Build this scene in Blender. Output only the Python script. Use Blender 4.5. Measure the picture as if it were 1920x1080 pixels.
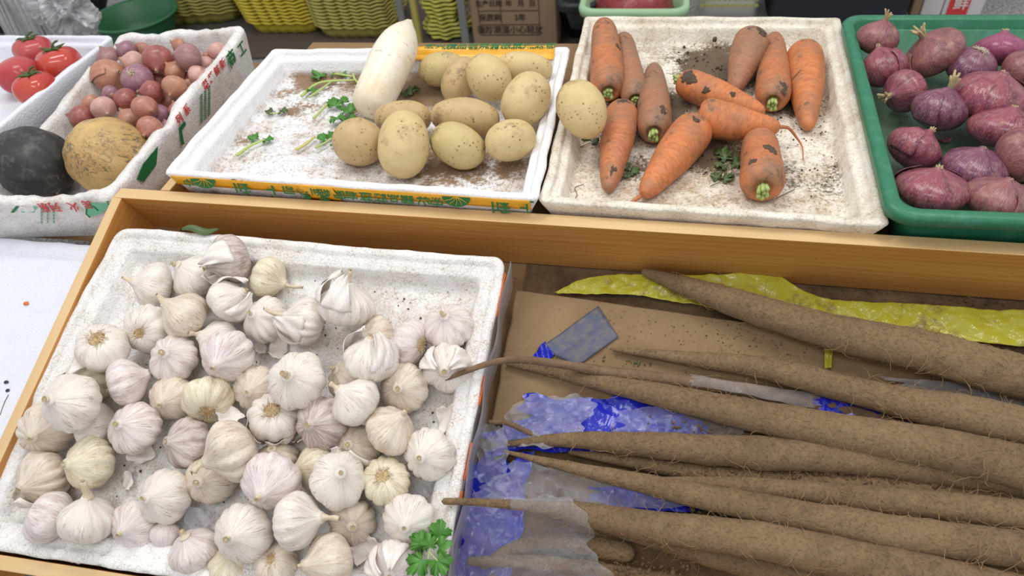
import bpy, math, random
import numpy as np
from mathutils import Matrix, Vector
for o in list(bpy.data.objects): bpy.data.objects.remove(o)
scene = bpy.context.scene
COL = scene.collection
# ------------------------------------------------------------ camera
FPX = 1330.0
def nrm(v):
    v = np.asarray(v, float); return v/np.linalg.norm(v)
_Y = nrm([330, 1330, FPX]); _X = np.array([6828, -554, -1330.]); _X = nrm(_X-_X.dot(_Y)*_Y)
_Z = np.cross(_X, _Y)
if _Z[1] < 0: _Z = -_Z
RIGHT = np.array([_X[0], _Y[0], _Z[0]]); UP = np.array([_X[1], _Y[1], _Z[1]]); FWD = np.array([_X[2], _Y[2], _Z[2]])
CAM = np.array([0, 0, 0.6])
cd = bpy.data.cameras.new('camera'); cam = bpy.data.objects.new('camera', cd); COL.objects.link(cam)
cd.sensor_width = 36; cd.lens = 36*FPX/1920; cd.clip_start = .02; cd.clip_end = 60
m = Matrix.Identity(4)
for i in range(3):
    m[i][0] = RIGHT[i]; m[i][1] = UP[i]; m[i][2] = -FWD[i]; m[i][3] = CAM[i]
cam.matrix_world = m
cd.dof.use_dof = True; cd.dof.focus_distance = 1.02; cd.dof.aperture_fstop = 5.2
scene.camera = cam
# ------------------------------------------------------------ light
w = bpy.data.worlds.new('world'); scene.world = w; w.use_nodes = True
w.node_tree.nodes['Background'].inputs[0].default_value = (.93, .96, 1, 1)
w.node_tree.nodes['Background'].inputs[1].default_value = .62
def area(name, loc, target, sx, sy, power, col=(1, 1, 1)):
    l = bpy.data.lights.new(name, 'AREA'); l.shape = 'RECTANGLE'; l.size = sx; l.size_y = sy; l.energy = power; l.color = col
    o = bpy.data.objects.new(name, l); COL.objects.link(o); o.location = loc
    o.rotation_euler = (Vector(target)-Vector(loc)).to_track_quat('-Z', 'Y').to_euler()
    return o
area('ceiling_lamp', (-.9, 1.2, 2.1), (-.3, .7, 0), 1.3, .35, 17, (1, .98, .95))
area('ceiling_lamp', (.9, 1.0, 2.1), (.3, .6, 0), 1.3, .35, 13, (1, .98, .95))
area('ceiling_lamp', (-.3, -.6, 2.0), (-.2, .4, 0), 1.4, .35, 10, (1, .98, .96))
vs = scene.view_settings
vs.view_transform = 'Standard'; vs.look = 'None'; vs.gamma = 1; vs.use_curve_mapping = False; vs.exposure = .25
# ------------------------------------------------------------ places
def ray(px, py): return RIGHT*(px-960)+UP*(540-py)+FWD*FPX
def pz(px, py, z=0.):
    r = ray(px, py); return CAM+r*((z-CAM[2])/r[2])
YL = nrm([585, 3036, FPX]); YL = nrm(YL-YL.dot(_X)*_X)
YLW = nrm([0, YL.dot(_Y), YL.dot(_Z)]); NLW = np.cross([1, 0, 0], YLW)
if NLW[2] < 0: NLW = -NLW
ZR = -.035                                  # top of the wooden rail
A0 = pz(215, 370, ZR)                       # corner where rail and left board meet
def Lw(x, y, h): return A0+np.array([x, 0, 0])+YLW*y+NLW*h
def toL(p): q = np.asarray(p)-A0; return np.array([q[0], q.dot(YLW), q.dot(NLW)])
def pl(px, py, h=0.):
    r = ray(px, py); P0 = A0+NLW*h; return CAM+r*((P0-CAM).dot(NLW)/r.dot(NLW))
def depth(p): return (np.asarray(p)-CAM).dot(FWD)
def pxm(p): return depth(p)/FPX             # metres per pixel at p
def idir(dx, dy, dz): return nrm(RIGHT*dx-UP*dy-FWD*dz)   # image right, image down, towards the viewer
ML = Matrix(((1, YLW[0], NLW[0], A0[0]), (0, YLW[1], NLW[1], A0[1]), (0, YLW[2], NLW[2], A0[2]), (0, 0, 0, 1)))
# ------------------------------------------------------------ mesh helpers
def mesh(name, V, F, mats, smooth=True, mi=None):
    me = bpy.data.meshes.new(name); me.from_pydata([tuple(map(float, v)) for v in V], [], [tuple(map(int, f)) for f in F])
    for mt in (mats if isinstance(mats, (list, tuple)) else [mats]): me.materials.append(mt)
    if smooth: me.polygons.foreach_set('use_smooth', [True]*len(me.polygons))
    if mi is not None: me.polygons.foreach_set('material_index', list(mi))
    me.update(); return me
def obj(name, me, parent=None, M=None):
    o = bpy.data.objects.new(name, me); COL.objects.link(o)
    if parent is not None: o.parent = parent
    if M is not None:
        if parent is None: o.matrix_world = M
        else: o.matrix_local = M
    return o
def tag(o, label=None, cat=None, group=None, kind=None):
    if label: o['label'] = label
    if cat: o['category'] = cat
    if group: o['group'] = group
    if kind: o['kind'] = kind
    return o
def thing(name, label, cat, M=None, group=None):
    o = bpy.data.objects.new(name, None); COL.objects.link(o); o.empty_display_size = .02
    if M is not None: o.matrix_world = M
    return tag(o, label, cat, group)
def frame(loc, z, x=None, s=1.0):
    z = nrm(z); x = np.array([1, .13, .07]) if x is None else np.asarray(x, float)
    x = x-x.dot(z)*z
    if np.linalg.norm(x) < .05: x = np.array([0, 1, 0.2]); x = x-x.dot(z)*z
    x = nrm(x); y = np.cross(z, x)
    return Matrix(((x[0]*s, y[0]*s, z[0]*s, loc[0]), (x[1]*s, y[1]*s, z[1]*s, loc[1]), (x[2]*s, y[2]*s, z[2]*s, loc[2]), (0, 0, 0, 1)))
def T(loc): return Matrix.Translation(Vector([float(a) for a in loc]))
def sn(P, seed, freq, octs=2):
    """smooth noise in about -1..1"""
    P = np.asarray(P, float); out = 0; a = 1; tot = 0
    rs = np.random.RandomState(seed)
    for o_ in range(octs):
        acc = 0
        for k in range(7):
            d = nrm(rs.normal(size=3))*freq*(.6+.8*rs.rand()); acc = acc+np.sin(P@d+rs.rand()*6.28)
        out = out+a*acc/2.6; tot += a; a *= .5; freq *= 2.1
    return out/tot
def gridF(n, m_, cu=False, off=0):
    F = []
    for i in range(n-1):
        for j in range(m_ if cu else m_-1):
            k = (j+1) % m_; F.append((off+i*m_+j, off+i*m_+k, off+(i+1)*m_+k, off+(i+1)*m_+j))
    return F
def cap(V, F, ring, p):
    V.append(p); c = len(V)-1; n = len(ring)
    for j in range(n): F.append((ring[j], ring[(j+1) % n], c))
class MB:
    def __init__(s): s.V = []; s.F = []; s.M = []; s.n = 0
    def add(s, V, F, mi=0):
        V = np.asarray(V, float).reshape(-1, 3); s.V.append(V); s.F += [tuple(i+s.n for i in f) for f in F]; s.M += [mi]*len(F); s.n += len(V); return s
    def box(s, a, b, mi=0, top=None):
        x0, y0, z0 = a; x1, y1, z1 = b
        V = [(x0, y0, z0), (x1, y0, z0), (x1, y1, z0), (x0, y1, z0), (x0, y0, z1), (x1, y0, z1), (x1, y1, z1), (x0, y1, z1)]
        F = [(0, 3, 2, 1), (4, 5, 6, 7), (0, 1, 5, 4), (1, 2, 6, 5), (2, 3, 7, 6), (3, 0, 4, 7)]
        s.V.append(np.array(V, float)); s.F += [tuple(i+s.n for i in f) for f in F]
        s.M += [mi, mi if top is None else top, mi, mi, mi, mi]; s.n += 8; return s
    def tube(s, P, R, k=6, mi=0, caps=True, flat=1.0):
        V, F = tube(P, R, k, caps, flat); return s.add(V, F, mi)
    def build(s, name, mats, parent=None, M=None, smooth=True):
        return obj(name, mesh(name, np.vstack(s.V), s.F, mats, smooth, s.M), parent, M)
def tube(P, R, k=8, caps=True, flat=1.0):
    P = np.asarray(P, float); n = len(P); R = np.broadcast_to(R, (n,))
    Tn = np.gradient(P, axis=0); Tn /= np.linalg.norm(Tn, axis=1)[:, None]+1e-9
    ref = np.array([0, 0, 1.]) if abs(Tn[0][2]) < .9 else np.array([1., 0, 0])
    V = []; u = ref-ref.dot(Tn[0])*Tn[0]; u = nrm(u)
    for i in range(n):
        u = u-u.dot(Tn[i])*Tn[i]; u = nrm(u); v = np.cross(Tn[i], u)
        for j in range(k):
            a = 2*math.pi*j/k; V.append(P[i]+R[i]*(math.cos(a)*u*flat+math.sin(a)*v))
    F = gridF(n, k, True)
    if caps:
        cap(V, F, [j for j in range(k)][::-1], P[0]-Tn[0]*R[0]*.5); cap(V, F, [(n-1)*k+j for j in range(k)], P[-1]+Tn[-1]*R[-1]*.5)
    return np.array(V), F
def spline(P, n):
    P = np.asarray(P, float); m_ = len(P); Q = np.vstack([2*P[0]-P[1], P, 2*P[-1]-P[-2]]); out = []
    for t in np.linspace(0, m_-1-1e-6, n):
        i = int(t); f = t-i; a, b, c, d = Q[i], Q[i+1], Q[i+2], Q[i+3]
        out.append(.5*(2*b+(c-a)*f+(2*a-5*b+4*c-d)*f*f+(3*b-a-3*c+d)*f**3))
    return np.array(out)
def lathe(prof, nu=40, nt=None, mod=None):
    """prof: (z, r) control points; mod(theta, t, z, r) -> z, r"""
    pr = np.array(prof, float); n = nt or len(pr)
    if nt: pr = spline(pr, nt)
    pr[:, 1] = np.maximum(pr[:, 1], 1e-5)
    th = np.arange(nu)*2*math.pi/nu; t = np.linspace(0, 1, n)
    TH, TT = np.meshgrid(th, t); Z = np.repeat(pr[:, 0:1], nu, 1); R = np.repeat(pr[:, 1:2], nu, 1)
    if mod: Z, R = mod(TH, TT, Z, R)
    V = np.stack([R*np.cos(TH), R*np.sin(TH), Z], -1).reshape(-1, 3)
    return V, gridF(n, nu, True)
# ------------------------------------------------------------ material helpers
class NT:
    def __init__(s, name):
        s.m = bpy.data.materials.new(name); s.m.use_nodes = True; s.t = s.m.node_tree; s.b = s.t.nodes['Principled BSDF']
        s.co = s.t.nodes.new('ShaderNodeTexCoord'); s.P = s.co.outputs['Object']
    def n(s, k, **kw):
        nd = s.t.nodes.new(k)
        for a, v in kw.items(): setattr(nd, a, v)
        return nd
    def l(s, a, b): s.t.links.new(a, b)
    def mapp(s, sc, src=None, loc=(0, 0, 0)):
        n = s.n('ShaderNodeMapping'); n.inputs['Scale'].default_value = sc; n.inputs['Location'].default_value = loc
        s.l(src or s.P, n.inputs[0]); return n.outputs[0]
    def noise(s, scale, detail=4, rough=.55, src=None, dist=0):
        n = s.n('ShaderNodeTexNoise'); n.inputs['Scale'].default_value = scale; n.inputs['Detail'].default_value = detail
        n.inputs['Roughness'].default_value = rough; n.inputs['Distortion'].default_value = dist; s.l(src or s.P, n.inputs['Vector']); return n.outputs[0]
    def vor(s, scale, feature='F1', src=None):
        n = s.n('ShaderNodeTexVoronoi', feature=feature); n.inputs['Scale'].default_value = scale; s.l(src or s.P, n.inputs['Vector']); return n.outputs[0]
    def ramp(s, src, a, b, lo=0, hi=1):
        n = s.n('ShaderNodeMapRange'); n.inputs[1].default_value = a; n.inputs[2].default_value = b; n.inputs[3].default_value = lo; n.inputs[4].default_value = hi
        s.l(src, n.inputs[0]); return n.outputs[0]
    def mix(s, f, a, b, bt='MIX'):
        n = s.n('ShaderNodeMix', data_type='RGBA', blend_type=bt)
        for sk, v in ((n.inputs[0], f), (n.inputs[6], a), (n.inputs[7], b)):
            if hasattr(v, 'is_linked'): s.l(v, sk)
            elif isinstance(v, (int, float)): sk.default_value = v
            else: sk.default_value = (*v, 1)
        return n.outputs[2]
    def math(s, op, a, b=0):
        n = s.n('ShaderNodeMath', operation=op)
        for sk, v in zip(n.inputs, (a, b)):
            if hasattr(v, 'is_linked'): s.l(v, sk)
            else: sk.default_value = v
        return n.outputs[0]
    def sep(s, src=None):
        n = s.n('ShaderNodeSeparateXYZ'); s.l(src or s.P, n.inputs[0]); return n.outputs
    def radial(s, zk=6., tw=1.):
        """coordinates that run along meridians (for streaks), no seam"""
        x = s.n('ShaderNodeVectorMath', operation='MULTIPLY'); s.l(s.P, x.inputs[0]); x.inputs[1].default_value = (1, 1, 0)
        y = s.n('ShaderNodeVectorMath', operation='NORMALIZE'); s.l(x.outputs[0], y.inputs[0])
        z = s.n('ShaderNodeVectorMath', operation='MULTIPLY'); s.l(s.P, z.inputs[0]); z.inputs[1].default_value = (0, 0, zk)
        q = s.n('ShaderNodeVectorMath', operation='ADD'); s.l(y.outputs[0], q.inputs[0]); s.l(z.outputs[0], q.inputs[1]); return q.outputs[0]
    def out(s, col, rough=.6, bump=None, bs=.3, bd=.002, **kw):
        if hasattr(col, 'is_linked'): s.l(col, s.b.inputs['Base Color'])
        else: s.b.inputs['Base Color'].default_value = (*col, 1)
        if hasattr(rough, 'is_linked'): s.l(rough, s.b.inputs['Roughness'])
        else: s.b.inputs['Roughness'].default_value = rough
        if bump is not None:
            n = s.n('ShaderNodeBump'); n.inputs['Strength'].default_value = bs; n.inputs['Distance'].default_value = bd
            s.l(bump, n.inputs['Height']); s.l(n.outputs[0], s.b.inputs['Normal'])
        for k, v in kw.items():
            k = k.replace('_', ' ')
            sk = s.b.inputs[k]
            if hasattr(v, 'is_linked'): s.l(v, sk)
            else: sk.default_value = v
        return s.m
def srgb(r, g, b):
    f = lambda c: (c/255/12.92) if c < 10 else ((c/255+.055)/1.055)**2.4
    return (f(r), f(g), f(b))
def plain(name, col, rough=.5, **kw): return NT(name).out(srgb(*col), rough, **kw)
def sp_(px, py, z0, r, s_):
    q = pz(px, py, z0); return (q[0], q[1], r, s_)
def foam(name, rim=.35, floor=.6, crack=.5, dirt=(150, 125, 95), base=(236, 236, 238), zf=-.03, soil=0., spots=(), soilc=((78, 64, 50), (118, 98, 74))):
    t = NT(name); zz = t.sep()[2]
    low = t.ramp(zz, zf, zf-.012)
    big = t.noise(9, 8, .65); fine = t.noise(190, 3, .7); mid = t.noise(38, 6, .7)
    cr = t.ramp(t.vor(210, 'DISTANCE_TO_EDGE'), .05, .0); br = t.vor(260)
    am = t.math('ADD', t.math('MULTIPLY', low, floor-rim), rim)
    d1 = t.math('MULTIPLY', t.ramp(t.math('ADD', t.math('MULTIPLY', big, .6), t.math('MULTIPLY', mid, .4)), .44, .66), am)
    d2 = t.math('MULTIPLY', t.ramp(fine, .5, .72), t.math('MULTIPLY', am, .8))
    dd = t.math('MINIMUM', t.math('ADD', d1, t.math('ADD', d2, t.math('MULTIPLY', cr, t.math('MULTIPLY', crack, t.ramp(mid, .35, .6))))), .92)
    c = t.mix(dd, srgb(*base), srgb(*dirt))
    if soil:
        sx = t.noise(7, 10, .72, dist=.4); sm = t.math('MULTIPLY', t.ramp(t.math('ADD', sx, t.math('MULTIPLY', fine, .25)), .64, .72), t.math('MULTIPLY', low, soil))
        c = t.mix(sm, c, srgb(86, 72, 58))
    if spots:
        mk = None
        for sx_, sy_, sr_, ss_ in spots:
            vm = t.n('ShaderNodeVectorMath', operation='DISTANCE'); t.l(t.P, vm.inputs[0]); vm.inputs[1].default_value = (sx_, sy_, -.045)
            q = t.ramp(vm.outputs['Value'], sr_*1.5, sr_*.2, 0, ss_); mk = q if mk is None else t.math('MAXIMUM', mk, q)
        nn = t.math('ADD', t.math('MULTIPLY', t.noise(30, 9, .75), .65), t.math('MULTIPLY', fine, .35))
        sm = t.math('MULTIPLY', t.ramp(t.math('ADD', t.math('MULTIPLY', mk, .42), nn), .64, .75), low)
        c = t.mix(sm, c, t.mix(fine, srgb(*soilc[0]), srgb(*soilc[1])))
    return t.out(c, .75, t.math('SUBTRACT', t.math('MULTIPLY', br, -1.0), t.math('MULTIPLY', mid, 1.2)), .55, .0012)
def wood(name, c1, c2, rough=.45):
    t = NT(name); g = t.noise(1, 5, .6, t.mapp((2.2, 42, 42)), .6); k = t.noise(1, 2, .5, t.mapp((1.1, 9, 9)), 1.2)
    w_ = t.n('ShaderNodeTexWave', wave_type='BANDS', bands_direction='Z'); w_.inputs['Scale'].default_value = 26; w_.inputs['Distortion'].default_value = 7
    w_.inputs['Detail'].default_value = 3; w_.inputs['Detail Scale'].default_value = .6; t.l(t.mapp((.16, 1, 1)), w_.inputs[0])
    f = t.math('ADD', t.math('MULTIPLY', t.ramp(g, .3, .7), .45), t.math('ADD', t.math('MULTIPLY', t.ramp(k, .35, .65), .3), t.math('MULTIPLY', w_.outputs[1], .25)))
    c = t.mix(f, srgb(*c1), srgb(*c2)); sp = t.ramp(t.vor(21), .06, .03)
    c = t.mix(t.math('MULTIPLY', sp, .35), c, srgb(70, 50, 35))
    return t.out(c, rough, g, .15, .001)
def skin(name, base, streak, dirt, sf=5, amt=.6, rough=.42, fine=26, dirtamt=.35, bump=.35, veins=0, **kw):
    t = NT(name); rc = t.radial(9)
    s1 = t.noise(sf, 4, .6, rc, .3); s2 = t.noise(fine, 2, .5, rc)
    c = t.mix(t.math('MULTIPLY', t.ramp(s1, .42, .68), amt), srgb(*base), srgb(*streak))
    c = t.mix(t.math('MULTIPLY', t.ramp(s2, .52, .7), amt*.55), c, srgb(*dirt))
    if veins: c = t.mix(t.math('MULTIPLY', t.math('MULTIPLY', t.ramp(t.noise(veins, 3, .6, t.radial(5), .15), .56, .64), t.ramp(t.noise(30, 3), .35, .6)), .6), c, srgb(dirt[0]-28, dirt[1]-34, dirt[2]-34))
    b = t.noise(48, 6, .7)
    c = t.mix(t.math('MULTIPLY', t.ramp(b, .5, .75), dirtamt), c, srgb(*dirt))
    return t.out(c, rough, t.math('ADD', s2, t.math('MULTIPLY', b, .4)), bump, .0015, **kw)
M = {}
M['foam'] = foam('white_foam', .16, .5, .45)
M['foam_clean'] = foam('clean_foam', .05, .10, .12, base=(226, 229, 238))
M['foam_carrot'] = foam('soiled_foam', .5, .95, .6, dirt=(164, 136, 98), soil=.25, base=(236, 230, 216), spots=[sp_(1340, 120, -.054, .085, 1), sp_(1420, 130, -.054, .08, .8), sp_(1240, 200, -.054, .06, 1), sp_(1480, 190, -.054, .06, .8), sp_(1340, 290, -.054, .06, .9), sp_(1560, 190, -.054, .05, .55), sp_(1550, 340, -.054, .06, .5), sp_(1480, 330, -.054, .05, .5), sp_(1100, 250, -.054, .05, .6), sp_(1190, 310, -.054, .05, .55), sp_(1190, 200, -.054, .06, .9)])
M['foam_potato'] = foam('potato_foam', .08, .85, .3, dirt=(156, 124, 88), soil=.15, spots=[sp_(600, 145, -.045, .07, .9), sp_(560, 200, -.045, .05, .6), sp_(680, 200, -.045, .05, .6), sp_(740, 120, -.045, .06, .9), sp_(790, 170, -.045, .09, .95), sp_(690, 150, -.045, .06, .8), sp_(550, 170, -.045, .05, .5), sp_(850, 310, -.045, .09, .75), sp_(960, 310, -.045, .05, .7), sp_(460, 265, -.045, .02, .6)], soilc=((112, 88, 64), (158, 128, 96)))
M['foam_garlic'] = foam('garlic_foam', .26, .75, .9, dirt=(160, 132, 100), base=(236, 235, 233))
M['foam_old'] = foam('old_foam', .55, .8, .25, dirt=(176, 160, 142), base=(232, 230, 228), zf=-.2)
M['wood'] = wood('varnished_pine', (212, 152, 82), (178, 118, 54))
M['wood_top'] = wood('worn_pine', (222, 190, 142), (198, 160, 108), .6)
M['wood_dusty'] = wood('dusty_boards', (150, 118, 78), (120, 92, 62), .8)
M['garlic'] = skin('garlic_skin', (233, 226, 217), (214, 202, 194), (190, 164, 136), veins=17, fine=32, dirtamt=.26)
M['garlic_purple'] = skin('purple_garlic_skin', (232, 223, 218), (204, 182, 184), (182, 152, 134), veins=17, fine=32, dirtamt=.26, amt=.8)
M['garlic_beige'] = skin('beige_garlic_skin', (226, 214, 198), (200, 178, 156), (176, 146, 118), veins=17, fine=32, dirtamt=.3, amt=.75)
M['garlic_yellow'] = skin('yellow_garlic_skin', (232, 224, 200), (206, 186, 148), (170, 138, 96), veins=17, fine=32, dirtamt=.3, amt=.7)
M['garlic_grey'] = skin('dirty_garlic_skin', (212, 200, 194), (150, 124, 124), (150, 120, 96), veins=17, fine=32, dirtamt=.45, amt=.9)
M['stem'] = skin('dry_stem', (222, 206, 180), (198, 176, 140), (164, 138, 102), fine=14, rough=.7)
M['rootplate'] = NT('root_plate'); M['rootplate'] = M['rootplate'].out(M['rootplate'].mix(M['rootplate'].ramp(M['rootplate'].noise(160, 4), .35, .65), srgb(196, 170, 124), srgb(142, 112, 72)), .85)
M['husk'] = skin('papery_husk', (236, 230, 224), (214, 198, 188), (200, 180, 158), rough=.5, dirtamt=.15)
M['onion'] = skin('red_onion_skin', (146, 72, 88), (96, 42, 62), (186, 146, 134), sf=3.2, amt=.9, rough=.22, dirtamt=.42, bump=.25, veins=9)
M['onion_purple'] = skin('purple_onion_skin', (124, 68, 96), (82, 44, 72), (184, 152, 138), sf=3.2, amt=.9, rough=.22, dirtamt=.42, bump=.25, veins=9)
M['onion_pink'] = skin('bright_onion_skin', (150, 74, 106), (120, 52, 90), (196, 144, 146), sf=3.2, amt=.6, rough=.25, dirtamt=.12, bump=.12)
M['onion_tan'] = skin('tan_onion_skin', (146, 88, 92), (104, 58, 72), (186, 150, 118), sf=3, amt=.85, rough=.33, dirtamt=.55, bump=.25)
M['onion_dry'] = skin('dry_onion_neck', (184, 164, 124), (130, 108, 80), (96, 78, 60), rough=.8, fine=14)
M['shallot'] = skin('shallot_skin', (176, 116, 98), (146, 86, 80), (196, 152, 130), sf=3.4, rough=.33, dirtamt=.5, bump=.15)
M['shallot_orange'] = skin('orange_shallot_skin', (184, 128, 102), (154, 98, 82), (200, 164, 136), sf=3.4, rough=.33, dirtamt=.5, bump=.15)
M['shallot_purple'] = skin('purple_shallot_skin', (152, 106, 120), (118, 76, 92), (200, 168, 160), sf=3.4, rough=.33, dirtamt=.45, bump=.15)
M['shallot_pale'] = skin('pale_shallot_skin', (206, 160, 148), (180, 122, 118), (222, 196, 176), sf=3.4, rough=.32, dirtamt=.3, bump=.15)
M['shallot_red'] = skin('red_shallot_skin', (158, 88, 80), (122, 62, 64), (190, 140, 120), sf=3.4, rough=.3, dirtamt=.4, bump=.12)
M['shallot_grey'] = skin('dull_shallot_skin', (160, 118, 116), (128, 84, 92), (190, 160, 146), sf=3.4, rough=.4, dirtamt=.3, bump=.15)
def potato(name, base, spot, patch=.5):
    t = NT(name); v = t.vor(115); sp = t.math('MULTIPLY', t.ramp(v, .24, .14), t.ramp(t.noise(24, 2), .46, .56))
    big = t.ramp(t.noise(15, 8, .7), .55, .66); f = t.noise(60, 6, .65)
    c = t.mix(t.math('MULTIPLY', t.ramp(f, .4, .7), .4), srgb(*base), srgb(base[0]-26, base[1]-28, base[2]-30))
    c = t.mix(t.math('MULTIPLY', big, patch), c, srgb(*spot)); c = t.mix(t.math('MULTIPLY', sp, .75), c, srgb(96, 74, 50))
    return t.out(c, .55, t.math('SUBTRACT', t.math('MULTIPLY', f, .35), sp), .3, .0015)
M['potato'] = potato('potato_skin', (208, 184, 132), (146, 118, 82), .6); M['potato_tan'] = potato('tan_potato_skin', (194, 166, 118), (126, 98, 70), .8)
M['potato_green'] = potato('greenish_potato_skin', (196, 176, 122), (112, 96, 76), .7)
def carrot(name, base, dk, dust):
    t = NT(name); g = t.noise(1, 5, .65, t.mapp((45, 45, 100)), 1.6); b = t.noise(17, 8, .68); f = t.noise(110, 4, .6)
    c = t.mix(t.ramp(g, .4, .68), srgb(*base), srgb(*dk))
    c = t.mix(t.math('MULTIPLY', t.ramp(b, .42, .62), dust), c, srgb(142, 108, 82))
    c = t.mix(t.math('MULTIPLY', t.ramp(t.noise(30, 7, .7), .57, .66), min(1, dust*1.1)), c, srgb(88, 72, 60))
    return t.out(c, .55, t.math('ADD', g, t.math('MULTIPLY', f, .3)), .4, .0018)
M['carrot'] = carrot('carrot_skin', (198, 122, 76), (164, 96, 58), .85); M['carrot_bright'] = carrot('bright_carrot_skin', (212, 128, 74), (180, 102, 56), .65)
M['carrot_dusty'] = carrot('dusty_carrot_skin', (174, 120, 86), (146, 98, 70), 1.)
M['green_stub'] = skin('pale_green_stub', (172, 190, 112), (132, 156, 78), (110, 112, 64), rough=.6)
M['soilclod'] = NT('soil'); M['soilclod'] = M['soilclod'].out(M['soilclod'].mix(M['soilclod'].noise(90, 5), srgb(104, 86, 68), srgb(58, 47, 38)), .95)
t = NT('daikon_skin'); g = t.noise(1, 4, .6, t.mapp((10, 10, 60)), .3); b = t.noise(13, 6, .6)
c = t.mix(t.math('MULTIPLY', t.ramp(b, .46, .66), .6), srgb(234, 226, 206), srgb(208, 178, 132)); c = t.mix(t.math('MULTIPLY', t.ramp(t.noise(1, 5, .7, t.mapp((60, 60, 190))), .60, .68), .75), c, srgb(168, 134, 92))
M['daikon'] = t.out(c, .38, g, .15, .001)
t = NT('yam_skin'); b = t.noise(30, 10, .8); f = t.noise(240, 5, .8); g = t.noise(7, 5, .6); kn = t.ramp(t.vor(95), .2, .06)
c = t.mix(t.ramp(b, .35, .68), srgb(170, 140, 102), srgb(116, 91, 64)); c = t.mix(t.math('MULTIPLY', t.ramp(g, .4, .65), .6), c, srgb(176, 147, 108)); c = t.mix(t.math('MULTIPLY', t.ramp(f, .5, .6), .42), c, srgb(94, 72, 50)); c = t.mix(t.math('MULTIPLY', kn, .15), c, srgb(92, 68, 48))
M['yam'] = t.out(c, .9, t.math('ADD', t.math('ADD', t.math('MULTIPLY', b, 1.3), t.math('MULTIPLY', f, .6)), t.math('MULTIPLY', kn, .4)), 1., .004)
t = NT('thin_yam_skin'); b = t.noise(40, 6, .7); c = t.mix(t.ramp(b, .35, .68), srgb(134, 108, 82), srgb(98, 76, 56)); M['yam_dark'] = t.out(c, .85, b, .7, .002)
M['hair'] = plain('root_hair', (164, 132, 92), .8)
t = NT('tomato_skin'); c = t.mix(t.ramp(t.noise(12, 3), .35, .7), srgb(184, 46, 42), srgb(198, 78, 58)); M['tomato'] = t.out(c, .18, Coat_Weight=.3)
t = NT('pink_tomato_skin'); c = t.mix(t.ramp(t.noise(12, 3), .35, .7), srgb(176, 54, 60), srgb(192, 90, 86)); M['tomato_pink'] = t.out(c, .24)
M['calyx'] = plain('green_calyx', (70, 96, 44), .6)
t = NT('dark_squash_skin'); b = t.noise(42, 8, .75); c = t.mix(t.ramp(b, .5, .72), srgb(44, 46, 45), srgb(104, 102, 96)); c = t.mix(t.math('MULTIPLY', t.ramp(t.noise(16, 5, .7, dist=1), .66, .70), .9), c, srgb(188, 150, 92)); M['squash_dark'] = t.out(c, .55, b, .3, .002)
t = NT('tan_squash_skin'); b = t.noise(9, 6, .7); s2 = t.noise(1, 6, .78, t.mapp((150, 150, 50)), 1.)
c = t.mix(t.ramp(b, .4, .65), srgb(206, 172, 112), srgb(178, 138, 84)); c = t.mix(t.math('MULTIPLY', t.math('MULTIPLY', t.ramp(s2, .50, .57), t.ramp(t.noise(20, 3), .38, .55)), .8), c, srgb(66, 78, 66)); c = t.mix(t.math('MULTIPLY', t.ramp(t.noise(34, 4), .6, .66), .5), c, srgb(146, 104, 62)); M['squash_tan'] = t.out(c, .5, s2, .25, .0015)
def leafmat(name, a, b_):
    t = NT(name); return t.out(t.mix(t.noise(60, 3), srgb(*a), srgb(*b_)), .45)
M['leaf'] = leafmat('green_leaf', (58, 118, 40), (92, 150, 56)); M['leaf_dark'] = leafmat('wilted_leaf', (60, 82, 44), (92, 110, 62)); M['stalk'] = leafmat('pale_green_stalk', (150, 176, 92), (186, 200, 122)); M['stalk_yellow'] = leafmat('yellowed_stalk', (206, 200, 132), (188, 178, 104))
t = NT('cardboard'); b = t.noise(5, 6, .6); c = t.mix(t.ramp(b, .4, .65), srgb(154, 128, 93), srgb(128, 103, 72)); c = t.mix(t.math('MULTIPLY', t.ramp(t.noise(120, 5, .75), .55, .68), t.ramp(t.noise(4, 3), .42, .62)), c, srgb(122, 96, 66)); M['card'] = t.out(c, .85, t.noise(200, 3), .15, .001)
t = NT('dusty_soil'); b = t.noise(22, 9, .75); c = t.mix(t.ramp(b, .35, .65), srgb(130, 104, 74), srgb(84, 64, 45)); M['soil'] = t.out(c, .95, b, 1., .006)
M['tape_yellow'] = plain('yellow_tape', (240, 176, 44), .3); M['print_green'] = plain('green_print', (26, 112, 58), .5); M['print_red'] = plain('red_print', (206, 60, 62), .5); M['print_teal'] = plain('pale_green_print', (110, 190, 150), .5)
M['tape_orange'] = plain('orange_tape', (232, 112, 30), .35)
M['print_dark'] = plain('dark_print', (62, 46, 42), .7)
t = NT('green_plastic'); c = t.mix(t.ramp(t.noise(45, 6, .7), .5, .75), srgb(40, 116, 82), srgb(72, 132, 106)); c = t.mix(t.math('MULTIPLY', t.ramp(t.sep()[2], -.070, -.0755), t.ramp(t.noise(14, 6, .6), .25, .6, .45, .9)), c, srgb(92, 104, 86)); M['plastic_green'] = t.out(c, .42)
t = NT('blue_film'); M['blue'] = t.out(srgb(36, 44, 180), .2, t.noise(40, 3), .2, .002)
t = NT('blue_woven_tape'); M['blue_tape'] = t.out(t.mix(t.ramp(t.noise(90, 6, .7), .42, .62), srgb(76, 82, 108), srgb(104, 98, 96)), .5, t.noise(400, 2), .2, .001)
t = NT('yellow_film'); wv = t.vor(330); M['yellow_film'] = t.out(t.mix(t.math('MULTIPLY', t.ramp(t.noise(14, 9, .75), .55, .64), .85), srgb(188, 182, 56), srgb(136, 110, 72)), .2, wv, .3, .001)
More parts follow.
